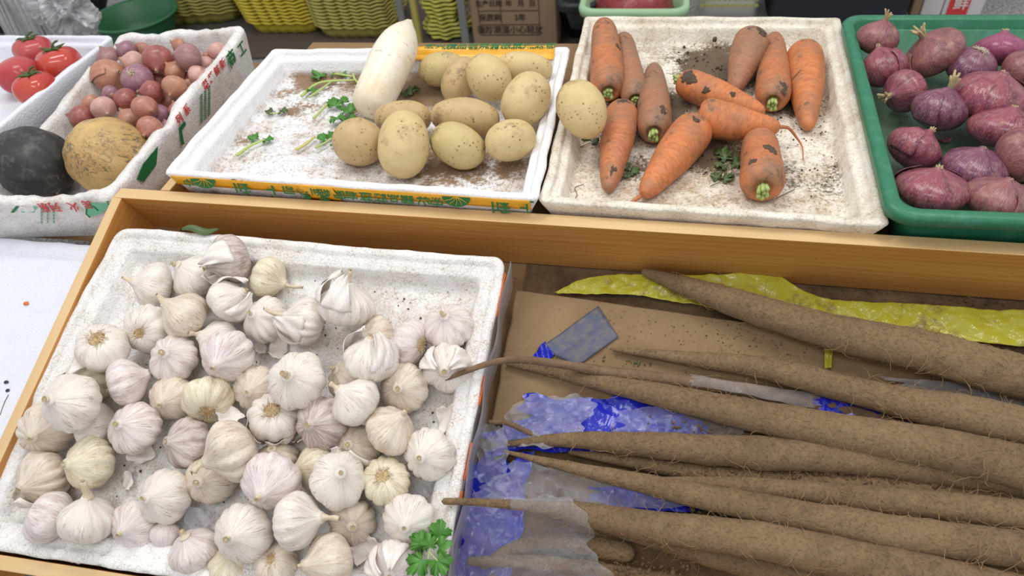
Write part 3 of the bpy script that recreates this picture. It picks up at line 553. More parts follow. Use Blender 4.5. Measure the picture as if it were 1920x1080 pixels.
G = [ # px, py, r, stem direction (right, down, towards viewer), skin, stem length, layer, label, husk
(287, 537, 41, (-.75, -.25, .55), 'garlic', .35, 0, 'white garlic bulb in the back left corner of the tray, dry stem pointing left', 0),
(366, 517, 40, (-.55, -.5, .6), 'garlic', .2, 0, 'white garlic bulb between the back left corner bulb and the purple-grey bulb', 0),
(430, 487, 44, (-.7, .3, .5), 'garlic_grey', .12, 1.0, 'dirty purple-grey garlic bulb nearest the wooden rail, highest in the tray', 1),
(503, 523, 37, (1, .35, .1), 'garlic_yellow', .7, 0, 'smooth creamy garlic bulb at the back with its stem lying to the right', 0),
(425, 568, 40, (.75, -.5, .2), 'garlic', .12, .55, 'white garlic bulb showing bare ridged cloves, just below the purple-grey bulb', 1),
(342, 595, 43, (-.7, -.55, .45), 'garlic_beige', .35, .2, 'beige garlic bulb with a short crooked stem pointing up left, third row from the rail', 0),
(264, 617, 43, (.1, -.25, -.95), 'garlic', .2, .2, 'garlic bulb turned root side up with a wide bristly root disc', 0),
(188, 645, 44, (-.05, .55, -.8), 'garlic', .2, .2, 'garlic bulb at the left edge with a pale smooth root disc on top', 0),
(323, 672, 42, (0, -.3, .95), 'garlic_purple', .15, .5, 'pinkish garlic bulb with an upright cut stem, right below the beige crooked-stemmed bulb', 0),
(398, 625, 40, (-.7, -.35, .6), 'garlic', .4, .1, 'white garlic bulb with a thick pale cut stem, behind the round pinkish bulb', 0),
(422, 669, 47, (-.1, .35, .9), 'garlic_purple', .12, 1.1, 'round pinkish garlic bulb with a short square-cut stem facing the viewer', 0),
(495, 600, 41, (-.35, -.35, .85), 'garlic', .15, .2, 'white garlic bulb left of the two big papery bulbs', 0),
(575, 600, 44, (-.95, -.2, .3), 'garlic', .75, .4, 'garlic bulb with a broad flat stem lying to the left and torn papery skin', 1),
(646, 572, 49, (.2, -.95, .25), 'garlic', .45, .8, 'large papery garlic bulb with two stems standing up towards the rail', 2),
(703, 628, 37, (-.7, .0, .6), 'garlic_beige', .15, 0, 'small beige garlic bulb sunk behind the bulb with the lifted skin collar', 0),
(765, 641, 41, (-.8, -.1, -.35), 'garlic_purple', .2, .3, 'purple-striped garlic bulb with its flat root disc facing right', 0),
(838, 611, 44, (-.1, -.5, .8), 'garlic_purple', .18, .1, 'garlic bulb in the back right corner with purple-veined skin and upright cut stem', 0),
(837, 692, 44, (0, 0, 1), 'garlic', .08, .1, 'lobed garlic bulb under the thin yam tip with a yellow torn top', 1),
(697, 671, 47, (.1, -.85, .4), 'garlic', .1, .9, 'wide garlic bulb wearing a collar of lifted white skin on top', 2),
(750, 723, 44, (-.1, -.15, .9), 'garlic_beige', .1, .2, 'beige garlic bulb below the purple-striped bulb, stem stub facing up', 0),
(655, 757, 44, (-.65, -.65, .4), 'garlic', .38, .8, 'garlic bulb with a curled stem pointing up left, below the beige half-hidden bulb', 0),
(648, 708, 36, (-.4, -.5, .7), 'garlic_beige', .25, 0, 'half-hidden beige garlic bulb under the bulb with the lifted skin collar', 0),
(553, 722, 51, (-.1, -.3, .9), 'garlic', .35, 1.1, 'biggest round garlic bulb in the middle of the tray, pointed top facing up', 0),
(478, 724, 41, (-.1, .05, 1), 'garlic_beige', .05, .3, 'beige garlic bulb touching the left side of the biggest round bulb', 0),
(391, 746, 46, (-.25, -.6, -.75), 'garlic_yellow', .15, .6, 'creamy garlic bulb with a deep brown root hollow facing down right', 0),
(320, 748, 40, (-.1, .1, .95), 'garlic_beige', .12, .1, 'beige garlic bulb with a square-cut stem, left of the root-hollow bulb', 0),
(238, 713, 43, (.85, -.35, -.25), 'garlic_purple', .1, .6, 'smooth garlic bulb lying on its side, ribs sweeping from its left-hand root', 0),
(171, 706, 42, (-.2, -.1, .9), 'garlic_yellow', .05, .1, 'garlic bulb with cracked peeling skin near the left rim', 1),
(122, 756, 50, (-.25, -.25, .9), 'garlic', .12, .9, 'large white garlic bulb resting over the left rim, stem folded flat', 0),
(174, 790, 42, (.9, -.1, -.25), 'garlic', .1, 0, 'garlic bulb partly under the large left-rim bulb, root disc on its left', 0),
(82, 808, 47, (.1, .1, .9), 'garlic_beige', .1, .3, 'beige garlic bulb leaning on the left rim below the large bulb', 0),
(252, 795, 46, (-.2, -.3, .9), 'garlic_purple', .08, .4, 'garlic bulb with strong purple streaks on its right side', 0),
(350, 832, 45, (-.5, -.25, .75), 'garlic_grey', .03, .4, 'greyish garlic bulb with a small black-ringed stem hole', 0),
(431, 842, 55, (-.85, .4, .3), 'garlic_beige', .4, 1.2, 'large leaning garlic bulb whose thick stem points down left', 0),
(507, 790, 45, (-.15, .6, -.75), 'garlic', .1, .4, 'garlic bulb with bare white cloves and a torn skin flap at its upper left', 2),
(600, 787, 46, (-.2, -.15, .95), 'garlic_grey', .12, .3, 'brownish streaked garlic bulb with a small round cut stem in the middle of the tray', 0),
(722, 798, 46, (.55, -.65, .4), 'garlic_beige', .3, .7, 'pointed garlic bulb with brown-veined skin, its dark-tipped stem aimed up right', 0),
(800, 851, 46, (-.25, -.1, .95), 'garlic', .02, .4, 'pale round garlic bulb near the right rim, flat yellow centre facing up', 0),
(668, 838, 42, (-.2, -.35, .85), 'garlic_beige', .1, 0, 'broken garlic bulb with split cloves, tucked under the pointed bulb', 1),
(722, 902, 43, (0, .5, -.8), 'garlic_yellow', .1, .5, 'yellow-stained garlic bulb with a flat tan root disc on top', 0),
(627, 912, 50, (.3, -.5, .75), 'garlic', .02, .9, 'large smooth garlic bulb with a closed crease on top, lower middle of the tray', 0),
(590, 868, 42, (-.8, .0, .5), 'garlic_yellow', .15, 0, 'garlic bulb with a yellow clove showing at its left, behind the large creased bulb', 0),
(516, 858, 37, (0, -.7, .6), 'garlic_beige', .1, 0, 'beige garlic bulb mostly hidden behind the pink bulb with the round cut stem', 0),
(497, 901, 52, (-.05, .25, .95), 'garlic_purple', .15, 1.0, 'pink garlic bulb with a neat round cut stem pointing at the viewer', 0),
(392, 898, 45, (-.15, -.1, .95), 'garlic_beige', .08, .2, 'garlic bulb below the large leaning bulb, yellow stem stub showing', 0),
(165, 867, 45, (-.35, -.2, .85), 'garlic_yellow', .08, .4, 'yellowish knobbly garlic bulb standing alone on the left with a folded dent', 0),
(82, 897, 47, (-.3, .2, .85), 'garlic_beige', .05, .1, 'beige garlic bulb with ragged skin beside the left rim, above the ribbed bulb', 1),
(92, 960, 44, (.75, .45, -.3), 'garlic_purple', .08, .3, 'ribbed pinkish garlic bulb lying on its side in the front left corner', 0),
(152, 972, 46, (.15, -.98, .2), 'garlic', .75, .3, 'onion-shaped garlic bulb with a tall straight stem pointing away', 0),
(311, 925, 46, (-.3, -.15, .9), 'garlic', .1, .4, 'garlic bulb with a loose yellow stem piece lying across its top', 0),
(241, 981, 43, (-.1, .1, .95), 'garlic_purple', .25, .1, 'garlic bulb with a long flat-cut stem facing down, right of the tall-stemmed bulb', 0),
(364, 1031, 43, (-.25, -.85, .5), 'garlic_purple', .2, .2, 'pink-shouldered garlic bulb at the front edge, short stem pointing up left', 0),
(460, 998, 52, (-.2, -.1, .95), 'garlic', .2, .7, 'big garlic bulb near the front with a broad flattened stem on top', 0),
(558, 979, 50, (.97, -.15, .15), 'garlic', .75, 1.1, 'big white garlic bulb with a long thick stem pointing right', 0),
(656, 966, 42, (.2, .0, .9), 'garlic_beige', .1, 0, 'beige garlic bulb under the tip of the long right-pointing stem', 0),
(769, 973, 47, (-.1, .05, .95), 'garlic', .02, .4, 'white garlic bulb above the parsley leaves, dried leaf scar in its centre', 0),
(606, 1041, 51, (-.75, -.1, .6), 'garlic_beige', .2, .6, 'garlic bulb at the front edge with its curled stem at the left', 0),
(513, 1055, 40, (.1, .6, -.6), 'garlic_beige', .1, .2, 'garlic bulb at the front edge below the big white long-stemmed bulb', 0),
(430, 1062, 37, (.2, -.7, .5), 'garlic_yellow', .08, 0, 'small garlic bulb with separating cloves at the front edge', 0),
(738, 1062, 46, (0, .0, 1), 'garlic_purple', .1, .2, 'purple-tinted garlic bulb at the front edge left of the parsley leaves', 1),
]
pos = []
for g in G:
    R = None; h = GFLOOR+.027+g[6]*.024
    p = pl(g[0], g[1], h)
    for _ in range(2): R = g[2]*pxm(p)*1.05; p = pl(g[0], g[1], GFLOOR+R*.86+g[6]*.022)
    pos.append([p, R])
Pp = np.array([toL(p) for p, R in pos]); Rr = np.array([R for p, R in pos]); P00 = Pp.copy()
camL = toL(CAM)
for it in range(60):
    for i in range(len(Pp)):
        for j in range(i+1, len(Pp)):
            d = Pp[j]-Pp[i]; dist = np.linalg.norm(d); need = (Rr[i]+Rr[j])*.90
            if dist < need:
                u_ = d/(dist+1e-9); pen = (need-dist)
                # prefer sliding the higher one towards the viewer
                hi, lo = (j, i) if G[j][6] >= G[i][6] else (i, j)
                v = camL-Pp[hi]; v /= np.linalg.norm(v)
                Pp[hi] += v*pen*.30; sgn = 1 if hi == j else -1
                Pp[hi] += sgn*u_*pen*.12; Pp[lo] -= sgn*u_*pen*.12
    Pp[:, 2] = np.maximum(Pp[:, 2], GFLOOR+Rr*.80)
    Pp[:, 2] += (P00[:, 2]-Pp[:, 2])*.02
for i, g in enumerate(G):
    px, py, rp, d, mat, stem, layer, label, husk = g
    R = Rr[i]; loc = Lw(*Pp[i]); rs = random.Random(i*7+1)
    z = idir(*d); th = thing('garlic_bulb', label, 'garlic', frame(loc, z, (math.cos(i*2.4), math.sin(i*2.4), .2)), 'garlic bulbs in the foam tray')
    V, F, sb, SP, SR = garlic_parts(R, 100+i, stem+.02, True, (rs.uniform(-.12, .12)*stem*3, rs.uniform(-.12, .12)*stem*3), 0)
    obj('bulb', mesh('bulb', V, F, M[mat]), th)
    so = sb.build('stem', M['stem'], th)
    # hollow cut end
    e = np.array(SP[-1])+np.array([0, 0, R*.07]); rr = SR[-1]
    b = MB(); a = np.arange(12)*math.pi/6
    ring = [e+np.array([math.cos(t)*rr*.85, math.sin(t)*rr*.85, .0003]) for t in a]; b.add(ring+[e-np.array([0, 0, rr*.3])], [(k, (k+1) % 12, 12) for k in range(12)])
    b.build('cut_end', M['onion_dry'], so)
    # root disc with whiskers
    if d[2] < .2 or i % 4 == 0:
        b = MB(); zr = -.655*R
        V2, F2 = lathe([(-.05, .0), (-.065, .12), (-.06, .26), (-.02, .31), (.06, .33)], 24); V2 = np.array(V2)*R+np.array([0, 0, zr]); b.add(V2, F2)
        o2 = b.build('root_disc', M['rootplate'], th)
        b = MB()
        for k in range(46):
            a = rs.uniform(0, 6.28); r0 = R*rs.uniform(.12, .34); r1 = r0+R*rs.uniform(.08, .28)
            p0 = np.array([math.cos(a)*r0, math.sin(a)*r0, zr-.05*R]); p1 = np.array([math.cos(a+.2)*r1, math.sin(a+.2)*r1, zr-.02*R+R*rs.uniform(-.1, .1)*.6])
            b.tube([p0, (p0+p1)/2-np.array([0, 0, R*.07]), p1], [.0006, .0005, .0003], 3, 0, False)
        tag(b.build('root_whiskers', M['stem'], o2), kind='stuff')
    if husk:
        for k in range(husk+1):
            a0 = rs.uniform(0, 6.28); nu_, nv_ = 12, 10; GVv = []
            for a in np.linspace(0, 1, nu_):
                for b_ in np.linspace(0, 1, nv_):
                    phi = .25+1.25*a; thh = a0+(b_-.5)*(1.2-.6*(1-a)); rad = R*(1.03+.22*(1-a)*(1+.3*math.sin(b_*9+k))+.06*math.sin(a*7+b_*11))
                    GVv.append((rad*math.sin(phi)*math.cos(thh), rad*math.sin(phi)*math.sin(thh), rad*math.cos(phi)*.86+R*.12*(1-a)))
            ho = obj('loose_skin', mesh('loose_skin', GVv, gridF(nu_, nv_), M['husk']), th); s_ = ho.modifiers.new('s', 'SOLIDIFY'); s_.thickness = .0005
# small cloves at the front
def clove(px, py, L_, R, d, mat, label, h):
    th = thing('garlic_clove', label, 'garlic clove', frame(pl(px, py, h), idir(*d)), 'loose garlic cloves in the foam tray')
    V, F = lathe([(-1, .02), (-.93, .35), (-.6, .85), (-.1, 1), (.4, .7), (.75, .32), (1.0, .16), (1.25, .10)], 24, 20, lambda t_, t, z, r: (z*L_, r*R*(1+.12*np.cos(t_*2+.5)+.02*np.sin(t_*16))))
    V = list(V); F = list(F); cap(V, F, [j for j in range(24)][::-1], (0, 0, -L_)); cap(V, F, [19*24+j for j in range(24)], (0, 0, 1.27*L_)); obj('clove_body', mesh('clove_body', V, F, M[mat]), th)
    b = MB(); b.tube([(0, 0, 1.1*L_), (R*.1, 0, 1.4*L_), (R*.3, 0, 1.6*L_)], [R*.14, R*.11, R*.08], 8); b.build('dry_tip', M['stem'], th)
clove(270, 1012, .017, .0135, (.1, -1, .3), 'garlic_purple', 'small pink-tipped garlic clove leaning on the cut bulb at the front edge', GFLOOR+.018)
clove(309, 1006, .020, .0165, (.0, 1, -.1), 'garlic_purple', 'pink garlic clove with its stem pointing towards the front rim', GFLOOR+.022)
clove(585, 818, .012, .009, (-1, .3, .2), 'garlic_beige', 'tiny beige garlic clove squeezed between bulbs mid-tray', GFLOOR+.035)
# loose flakes of papery skin
def flake(px, py, h, s, seed, mat, label, name='garlic_skin_flake', cat='garlic skin', grp='loose papery garlic skins', ang=None, asp=.7, frm='L'):
    rs = np.random.RandomState(seed); n = 12; V = []; a0 = rs.rand()*6.28 if ang is None else ang
    for i in range(n):
        for j in range(n):
            u = i/(n-1)*2-1; v = j/(n-1)*2-1; k = 1/math.sqrt(max(u*u, v*v)*.35+.65+.35*abs(u*v))*.9
            wob = 1+.12*math.sin(3*math.atan2(v, u)+seed)+.07*math.sin(7*math.atan2(v, u)+seed*2)
            x = u*s*k*wob; y = v*s*asp*k*wob; V.append((x*math.cos(a0)-y*math.sin(a0), x*math.sin(a0)+y*math.cos(a0), .42*s*(u*u+.5*v)+.10*s*math.sin(u*5+v*4+seed)+.3*s))
    p = pl(px, py, h) if frm == 'L' else pz(px, py, h)
    Mt = (ML.to_3x3().to_4x4() if frm == 'L' else Matrix.Identity(4)); Mt = T(p) @ Mt
    o = obj(name, mesh(name, V, gridF(n, n), M[mat]), None, Mt); tag(o, label, cat, grp); s_ = o.modifiers.new('s', 'SOLIDIFY'); s_.thickness = .0004; return o
for k, (px, py, h, s, lab) in enumerate([(437, 783, .030, .021, 'white crumpled garlic skin between the leaning bulb and the bare-clove bulb'), (527, 655, .004, .019, 'pinkish garlic skin flake on the tray floor above the biggest bulb'), (492, 655, .006, .012, 'small pale garlic skin flake below the bulb left of the papery bulbs'),
    (275, 850, .004, .020, 'pinkish garlic skin flake on bare tray floor left of the black-ringed bulb'), (245, 905, .002, .014, 'garlic skin flake at the bottom of the bare patch of tray floor'), (380, 975, .008, .021, 'translucent curled garlic skin above the pink-shouldered front bulb'),
    (838, 790, .004, .020, 'yellowish garlic skin flake in the right part of the tray beside the rim'), (690, 1030, .002, .020, 'beige streaked garlic skin left of the purple-tinted front bulb'), (797, 922, .004, .014, 'small clear garlic skin beside the right rim'),
    (160, 1035, .000, .016, 'garlic skin flake below the tall-stemmed bulb by the front rim'), (60, 850, .004, .018, 'garlic skin flake over the left rim'), (560, 815, .012, .014, 'grey garlic skin strip in the gap below the bare-clove bulb')]):
    flake(px, py, GFLOOR+h, s, 40+k, 'film_white' if k in (5, 8, 10) else 'husk', lab)
b = MB(); rs = np.random.RandomState(5)
for k in range(340):
    u, v = rs.rand(2); x = .06+u*.53; y = -.09-v*.39; s = .0006+.0018*rs.rand()**2; c_ = np.array([x, y, GFLOOR+s*.5])
    V = rs.normal(size=(6, 3)); V /= np.linalg.norm(V, axis=1)[:, None]; V = np.array([(1, 0, 0), (0, 1, 0), (-1, 0, 0), (0, -1, 0), (0, 0, 1), (0, 0, -1)])*s*(.5+rs.rand(6, 1))
    b.add(V+c_, [(0, 1, 4), (1, 2, 4), (2, 3, 4), (3, 0, 4), (1, 0, 5), (2, 1, 5), (3, 2, 5), (0, 3, 5)])
tag(b.build('dirt_crumbs', M['soilclod'], None, ML), 'crumbs of dry dirt scattered over the garlic tray floor', 'dirt', kind='stuff')
# ------------------------------------------------------------ parsley and greens
def leaf_mesh(s, seed, lobes=5):
    rs = np.random.RandomState(seed); n = 40; V = [(0, 0, 0)]
    for k in range(n+1):
        a = -2.6+5.2*k/n; r = s*(.55+.45*abs(math.cos(a*lobes/2))**.6)*(1-.25*abs(a)/2.6)+s*.08*math.sin(a*17+seed)
        V.append((r*math.cos(a)+.25*s, r*math.sin(a), .22*s*math.sin(a*3+seed)+.10*s*rs.normal()))
    return V, [(0, k, k+1) for k in range(1, n+1)]
def sprig(name, label, cat, p0, leaves, stalks, Rm, mat='leaf', smat='stalk', group=None):
    th = thing(name, label, cat, T(p0) @ Rm, group)
    for k, (x, y, z, s, a, tl) in enumerate(leaves):
        V, F = leaf_mesh(s, k+int(s*9e3)); o = obj('leaf', mesh('leaf', V, F, M[mat]), th, Matrix.Translation((x, y, z)) @ Matrix.Rotation(a, 4, 'Z') @ Matrix.Rotation(tl, 4, 'Y'))
        s_ = o.modifiers.new('s', 'SOLIDIFY'); s_.thickness = .0005
    for P, r in stalks:
        b = MB(); b.tube(spline(P, 12), np.linspace(r, r*.6, 12), 8, flat=.7); b.build('stalk', M[smat], th)
    return th
RL = ML.to_3x3().to_4x4(); I4 = Matrix.Identity(4)
q = pxm(pl(805, 1030, .0)); 
sprig('parsley_sprig', 'fresh green parsley sprig on the front right corner of the garlic tray', 'parsley', pl(806, 1035, .006),
      [(.008, .018, .004, .017, 1.4, -.3), (-.009, .008, .004, .015, 2.7, -.2), (-.007, -.010, .003, .018, -2.2, -.2), (.011, -.008, .004, .018, -.7, -.3), (.012, .006, .008, .014, .4, -.4), (.0, .006, .006, .013, 1.9, -.2)],
      [([(.012, .03, 0), (.006, .012, .003), (0, 0, .004), (.002, -.02, .002)], .0012), ([(0, 0, .004), (.014, -.01, .004)], .001)], RL)
sprig('parsley_leaf', 'small parsley leaf in the front left corner of the garlic tray', 'parsley', pl(106, 1013, GFLOOR+.003), [(0, 0, 0, .009, .2, -.2), (-.006, .004, .001, .006, 2.6, -.2)], [([(0, 0, 0), (.002, -.008, 0)], .0008)], RL, 'leaf')
nl_ = 14; V = []
for i in range(nl_):
    for j in range(5):
        t_ = i/(nl_-1); wd = .006*math.sin(math.pi*min(1, t_*.9+.1))**.6; V.append(((t_-.5)*.062, (j/4-.5)*2*wd+.002*math.sin(t_*8), .0025*math.cos((j/4-.5)*3)+.002*math.sin(t_*7)))
tag(obj('green_leaf', mesh('green_leaf', V, gridF(nl_, 5), M['leaf_dark']), None, T(pl(377, 431, -.001)) @ RL), 'flat narrow green leaf between the garlic tray and the wooden rail', 'leaf')
PF = -.0445
def pv(px, py): return np.array(pz(px, py, PF+.004))
def greens(name, label, ref, leaves, stalks, mat='leaf', smat='stalk', lift=.004, z0=PF, cat='greens', group=None):
    p0 = pz(*ref, z0); L = []
    for (px, py, s, a) in leaves: q = pz(px, py, z0+lift)-p0; L.append((q[0], q[1], q[2]+.002, s*1.3, a, -.25))
    S = []
    for pts, r in stalks: S.append(([tuple(pz(px, py, z0+lift+r)-p0) for px, py in pts], r*1.25))
    return sprig(name, label, cat, p0, L, S, I4, mat, smat, group)
greens('celery_scrap', 'bunch of green celery leaf stalks lying left of the white radish', (620, 145), [(606, 125, .014, 1.6), (632, 128, .014, .9), (600, 145, .014, 2.5), (590, 170, .010, -2.2), (618, 140, .012, 1.2), (640, 140, .010, .4)],
       [([(585, 133), (620, 137), (660, 143)], .0028), ([(565, 180), (600, 155), (665, 150)], .003), ([(580, 182), (605, 165), (625, 150)], .0022), ([(600, 105), (606, 125), (610, 140)], .0014)], lift=.005)
greens('celery_stalk', 'short bent pale stalk touching the radish near its middle', (668, 145), [(661, 130, .005, 1.2)], [([(660, 128), (665, 148), (678, 160)], .0024)])
greens('parsley_sprig', 'curly dark green parsley beside the lower end of the radish', (635, 215), [(628, 200, .014, 1.8), (645, 210, .015, .4), (632, 222, .014, -1), (652, 225, .012, 0), (640, 195, .011, 1.2)], [([(588, 222), (602, 208), (618, 190)], .0026)], lift=.008)
greens('parsley_sprig', 'green leafy scrap at the left side of the leftmost potato', (618, 265), [(610, 262, .010, 2.8), (622, 258, .013, 1.0), (627, 270, .010, -.6)], [([(592, 277), (612, 266), (625, 258)], .002)], lift=.006)
greens('celery_stalk', 'green stalk with small leaves near the front left of the potato tray', (475, 270), [(478, 262, .009, 2.4), (498, 264, .009, .2)], [([(444, 291), (470, 273), (495, 262)], .003)])
greens('celery_stalk', 'pale yellow stalk piece in the middle of the potato tray', (572, 268), [], [([(555, 280), (573, 270), (590, 256)], .003)], smat='stalk_yellow')
greens('wilted_leaf', 'narrow dark wilted leaf in the left part of the potato tray', (518, 211), [(510, 212, .008, 3.0), (526, 210, .009, .1)], [([(500, 213), (518, 212), (536, 208)], .0012)], 'leaf_dark', 'stalk')
greens('wilted_leaf', 'dark green leaf scrap behind the radish and the beige potato', (768, 178), [(760, 178, .012, 1.0), (772, 172, .010, .3)], [], 'leaf_dark')
greens('wilted_leaf', 'tiny wilted leaf knot near the top of the potato tray', (710, 112), [(711, 112, .005, 1.0)], [], 'stalk', 'stalk') if False else None
# ------------------------------------------------------------ potatoes
def potato_obj(px, py, a, b, ang, z, mat, label, grp='potatoes in the foam tray', tilt=0, seed=0):
    p = pz(px, py, z); m_ = pxm(p); A_ = a*m_; B_ = b*m_
    t = math.radians(ang); d = idir(math.cos(t), -math.sin(t), tilt)
    # lie roughly along the tray: flatten the axis a little
    d = nrm([d[0], d[1], d[2]*.8])
    def mod(th, tt, zz, r):
        return zz, r
    V, F = lathe([(-math.cos(x), math.sin(x)**.92) for x in np.linspace(0.001, math.pi-.001, 30)], 44)
    V = np.array(V)*np.array([B_, B_*.94, A_]); n_ = V/(np.linalg.norm(V, axis=1)[:, None]+1e-9)
    disp = sn(n_, seed+50, 1.6)*.05*B_+sn(n_, seed+90, 4.2)*.018*B_
    rs = np.random.RandomState(seed)
    for k in range(7):
        c = nrm(rs.normal(size=3)); dd = np.linalg.norm(n_-c, axis=1); disp -= .035*B_*np.exp(-(dd/.10)**2)
    V = V+n_*disp[:, None]
    th = obj('potato', mesh('potato', V, F, M[mat]), None, frame(p, d)); return tag(th, label, 'potato', grp)
FZp = -.0445
potato_obj(831, 131, 46, 34, 5, -.008, 'potato_green', 'greenish potato behind the others, next to the radish top', seed=1)
potato_obj(863, 150, 46, 34, 62, -.008, 'potato_tan', 'tan potato partly covered by the round one with three dark holes', seed=2)
potato_obj(915, 146, 47, 40, -55, .012, 'potato', 'round pale potato with three dark holes sitting on top of the pile', seed=3)
potato_obj(983, 126, 53, 29, -8, .008, 'potato', 'long potato at the back right corner below the yellow tape', seed=4)
potato_obj(987, 187, 55, 44, 62, .012, 'potato', 'big smooth potato by the right rim of the tray', seed=5)
potato_obj(871, 221, 65, 36, -6, -.006, 'potato_tan', 'long potato with a grey scuff lying across the middle of the pile', seed=6)
potato_obj(755, 222, 55, 35, 0, -.012, 'potato_tan', 'tan potato wedged between the radish and the large upright one', seed=7)
potato_obj(672, 268, 47, 45, 0, -.008, 'potato_tan', 'leftmost potato, round with a brown bruise', seed=8)
potato_obj(757, 271, 64, 49, 88, .004, 'potato', 'large upright potato at the front of the tray', seed=9)
potato_obj(859, 273, 55, 42, -32, -.010, 'potato_green', 'greenish speckled potato with a grey-scabbed upper edge', seed=10)
potato_obj(957, 263, 50, 41, 14, .000, 'potato', 'front right potato with a dark scab in its middle', seed=11)
potato_obj(1091, 204, 57, 44, -68, .026, 'potato', 'pale potato resting on the rims between the potato tray and the carrot tray', grp=None or 'potatoes in the foam tray', seed=12)
# white radish
pb = pz(697, 192, -.010); pt = pz(760, 57, .052)
def root_obj(name, label, cat, p0, p1, prof, mat, grp=None, seed=0, lat=.012, bend=0, rings=.01, bname='root_body'):
    """lathe along p0 -> p1; prof in (fraction, metres)"""
    p0 = np.array(p0); p1 = np.array(p1); L_ = np.linalg.norm(p1-p0); Mt = frame(p0, p1-p0); th = thing(name, label, cat, Mt, grp)
    V, F = lathe([(z*L_, r) for z, r in prof], 40, 60)
    R0 = max(r for z, r in prof); t = V[:, 2]/L_
    V = V+np.column_stack([V[:, 0], V[:, 1], V[:, 0]*0])/R0*(sn(V, seed, 32)[:, None]*lat*R0*3+ (np.sin(V[:, 2]*420+2*sn(V, seed+3, 60))*rings*R0*np.clip(sn(V, seed+5, 40), 0, 1))[:, None])
    V[:, 0] += bend*L_*np.sin(np.clip(t, 0, 1)*math.pi)
    F = list(F); V = [tuple(v) for v in V]; cap(V, F, [j for j in range(40)][::-1], tuple(np.mean(V[:40], axis=0))); cap(V, F, [59*40+j for j in range(40)], tuple(np.mean(V[59*40:60*40], axis=0)))
    obj(bname, mesh(bname, V, F, M[mat]), th); return th, L_
m_ = pxm((pb+pt)/2)
dk, L_ = root_obj('white_radish', 'long white radish leaning against the back rim of the potato tray', 'radish', pb, pt, [(-.16, .0005), (-.145, .014), (-.10, .026), (0, .034), (.3, 39*m_), (.6, 41*m_), (.82, 36*m_), (.97, 25*m_), (1.07, 13*m_), (1.13, .006), (1.135, .001)], 'daikon', seed=3, lat=.006, rings=.004)
b = MB(); b.tube([(0, 0, L_*1.11), (.001, 0, L_*1.14), (.003, .001, L_*1.16)], [.004, .0025, .001], 8); b.build('root_tip', M['stem'], dk)
# ------------------------------------------------------------ carrots
CF = CZ-.0455*.92
def mud(th, L_, prof, t0, t1, ang, wd, seed):
    nr, m_ = 10, 40; V = []; Mi = th.matrix_world.inverted(); d = Mi.to_3x3() @ Vector(-FWD); a0 = math.atan2(d.y, d.x)+ang
    pz_ = [p[0] for p in prof[3:]]; pr_ = [p[1] for p in prof[3:]]
    for i in range(nr):
        for j in range(m_):
            f = i/(nr-1); b_ = j/m_*6.2832; e = 1+.25*math.sin(2*b_+seed)+.2*math.sin(3*b_+seed*2)+.14*math.sin(7*b_+seed)+.1*math.sin(12*b_)
            t_ = (t0+t1)/2+(t1-t0)/2*f*e*math.cos(b_); a = a0+wd*f*e*math.sin(b_)*.8; rr = float(np.interp(t_, pz_, pr_)); q = np.array([[math.cos(b_)*f*2, math.sin(b_)*f*2, seed]])
            r = rr*(1.035-.10*max(0, f-.72)/.28+.03*sn(q, seed, 3.2, 3)[0]); V.append((r*math.cos(a), r*math.sin(a), t_*L_))
    obj('dried_mud', mesh('dried_mud', V, gridF(nr, m_, True), M['soilclod']), th)
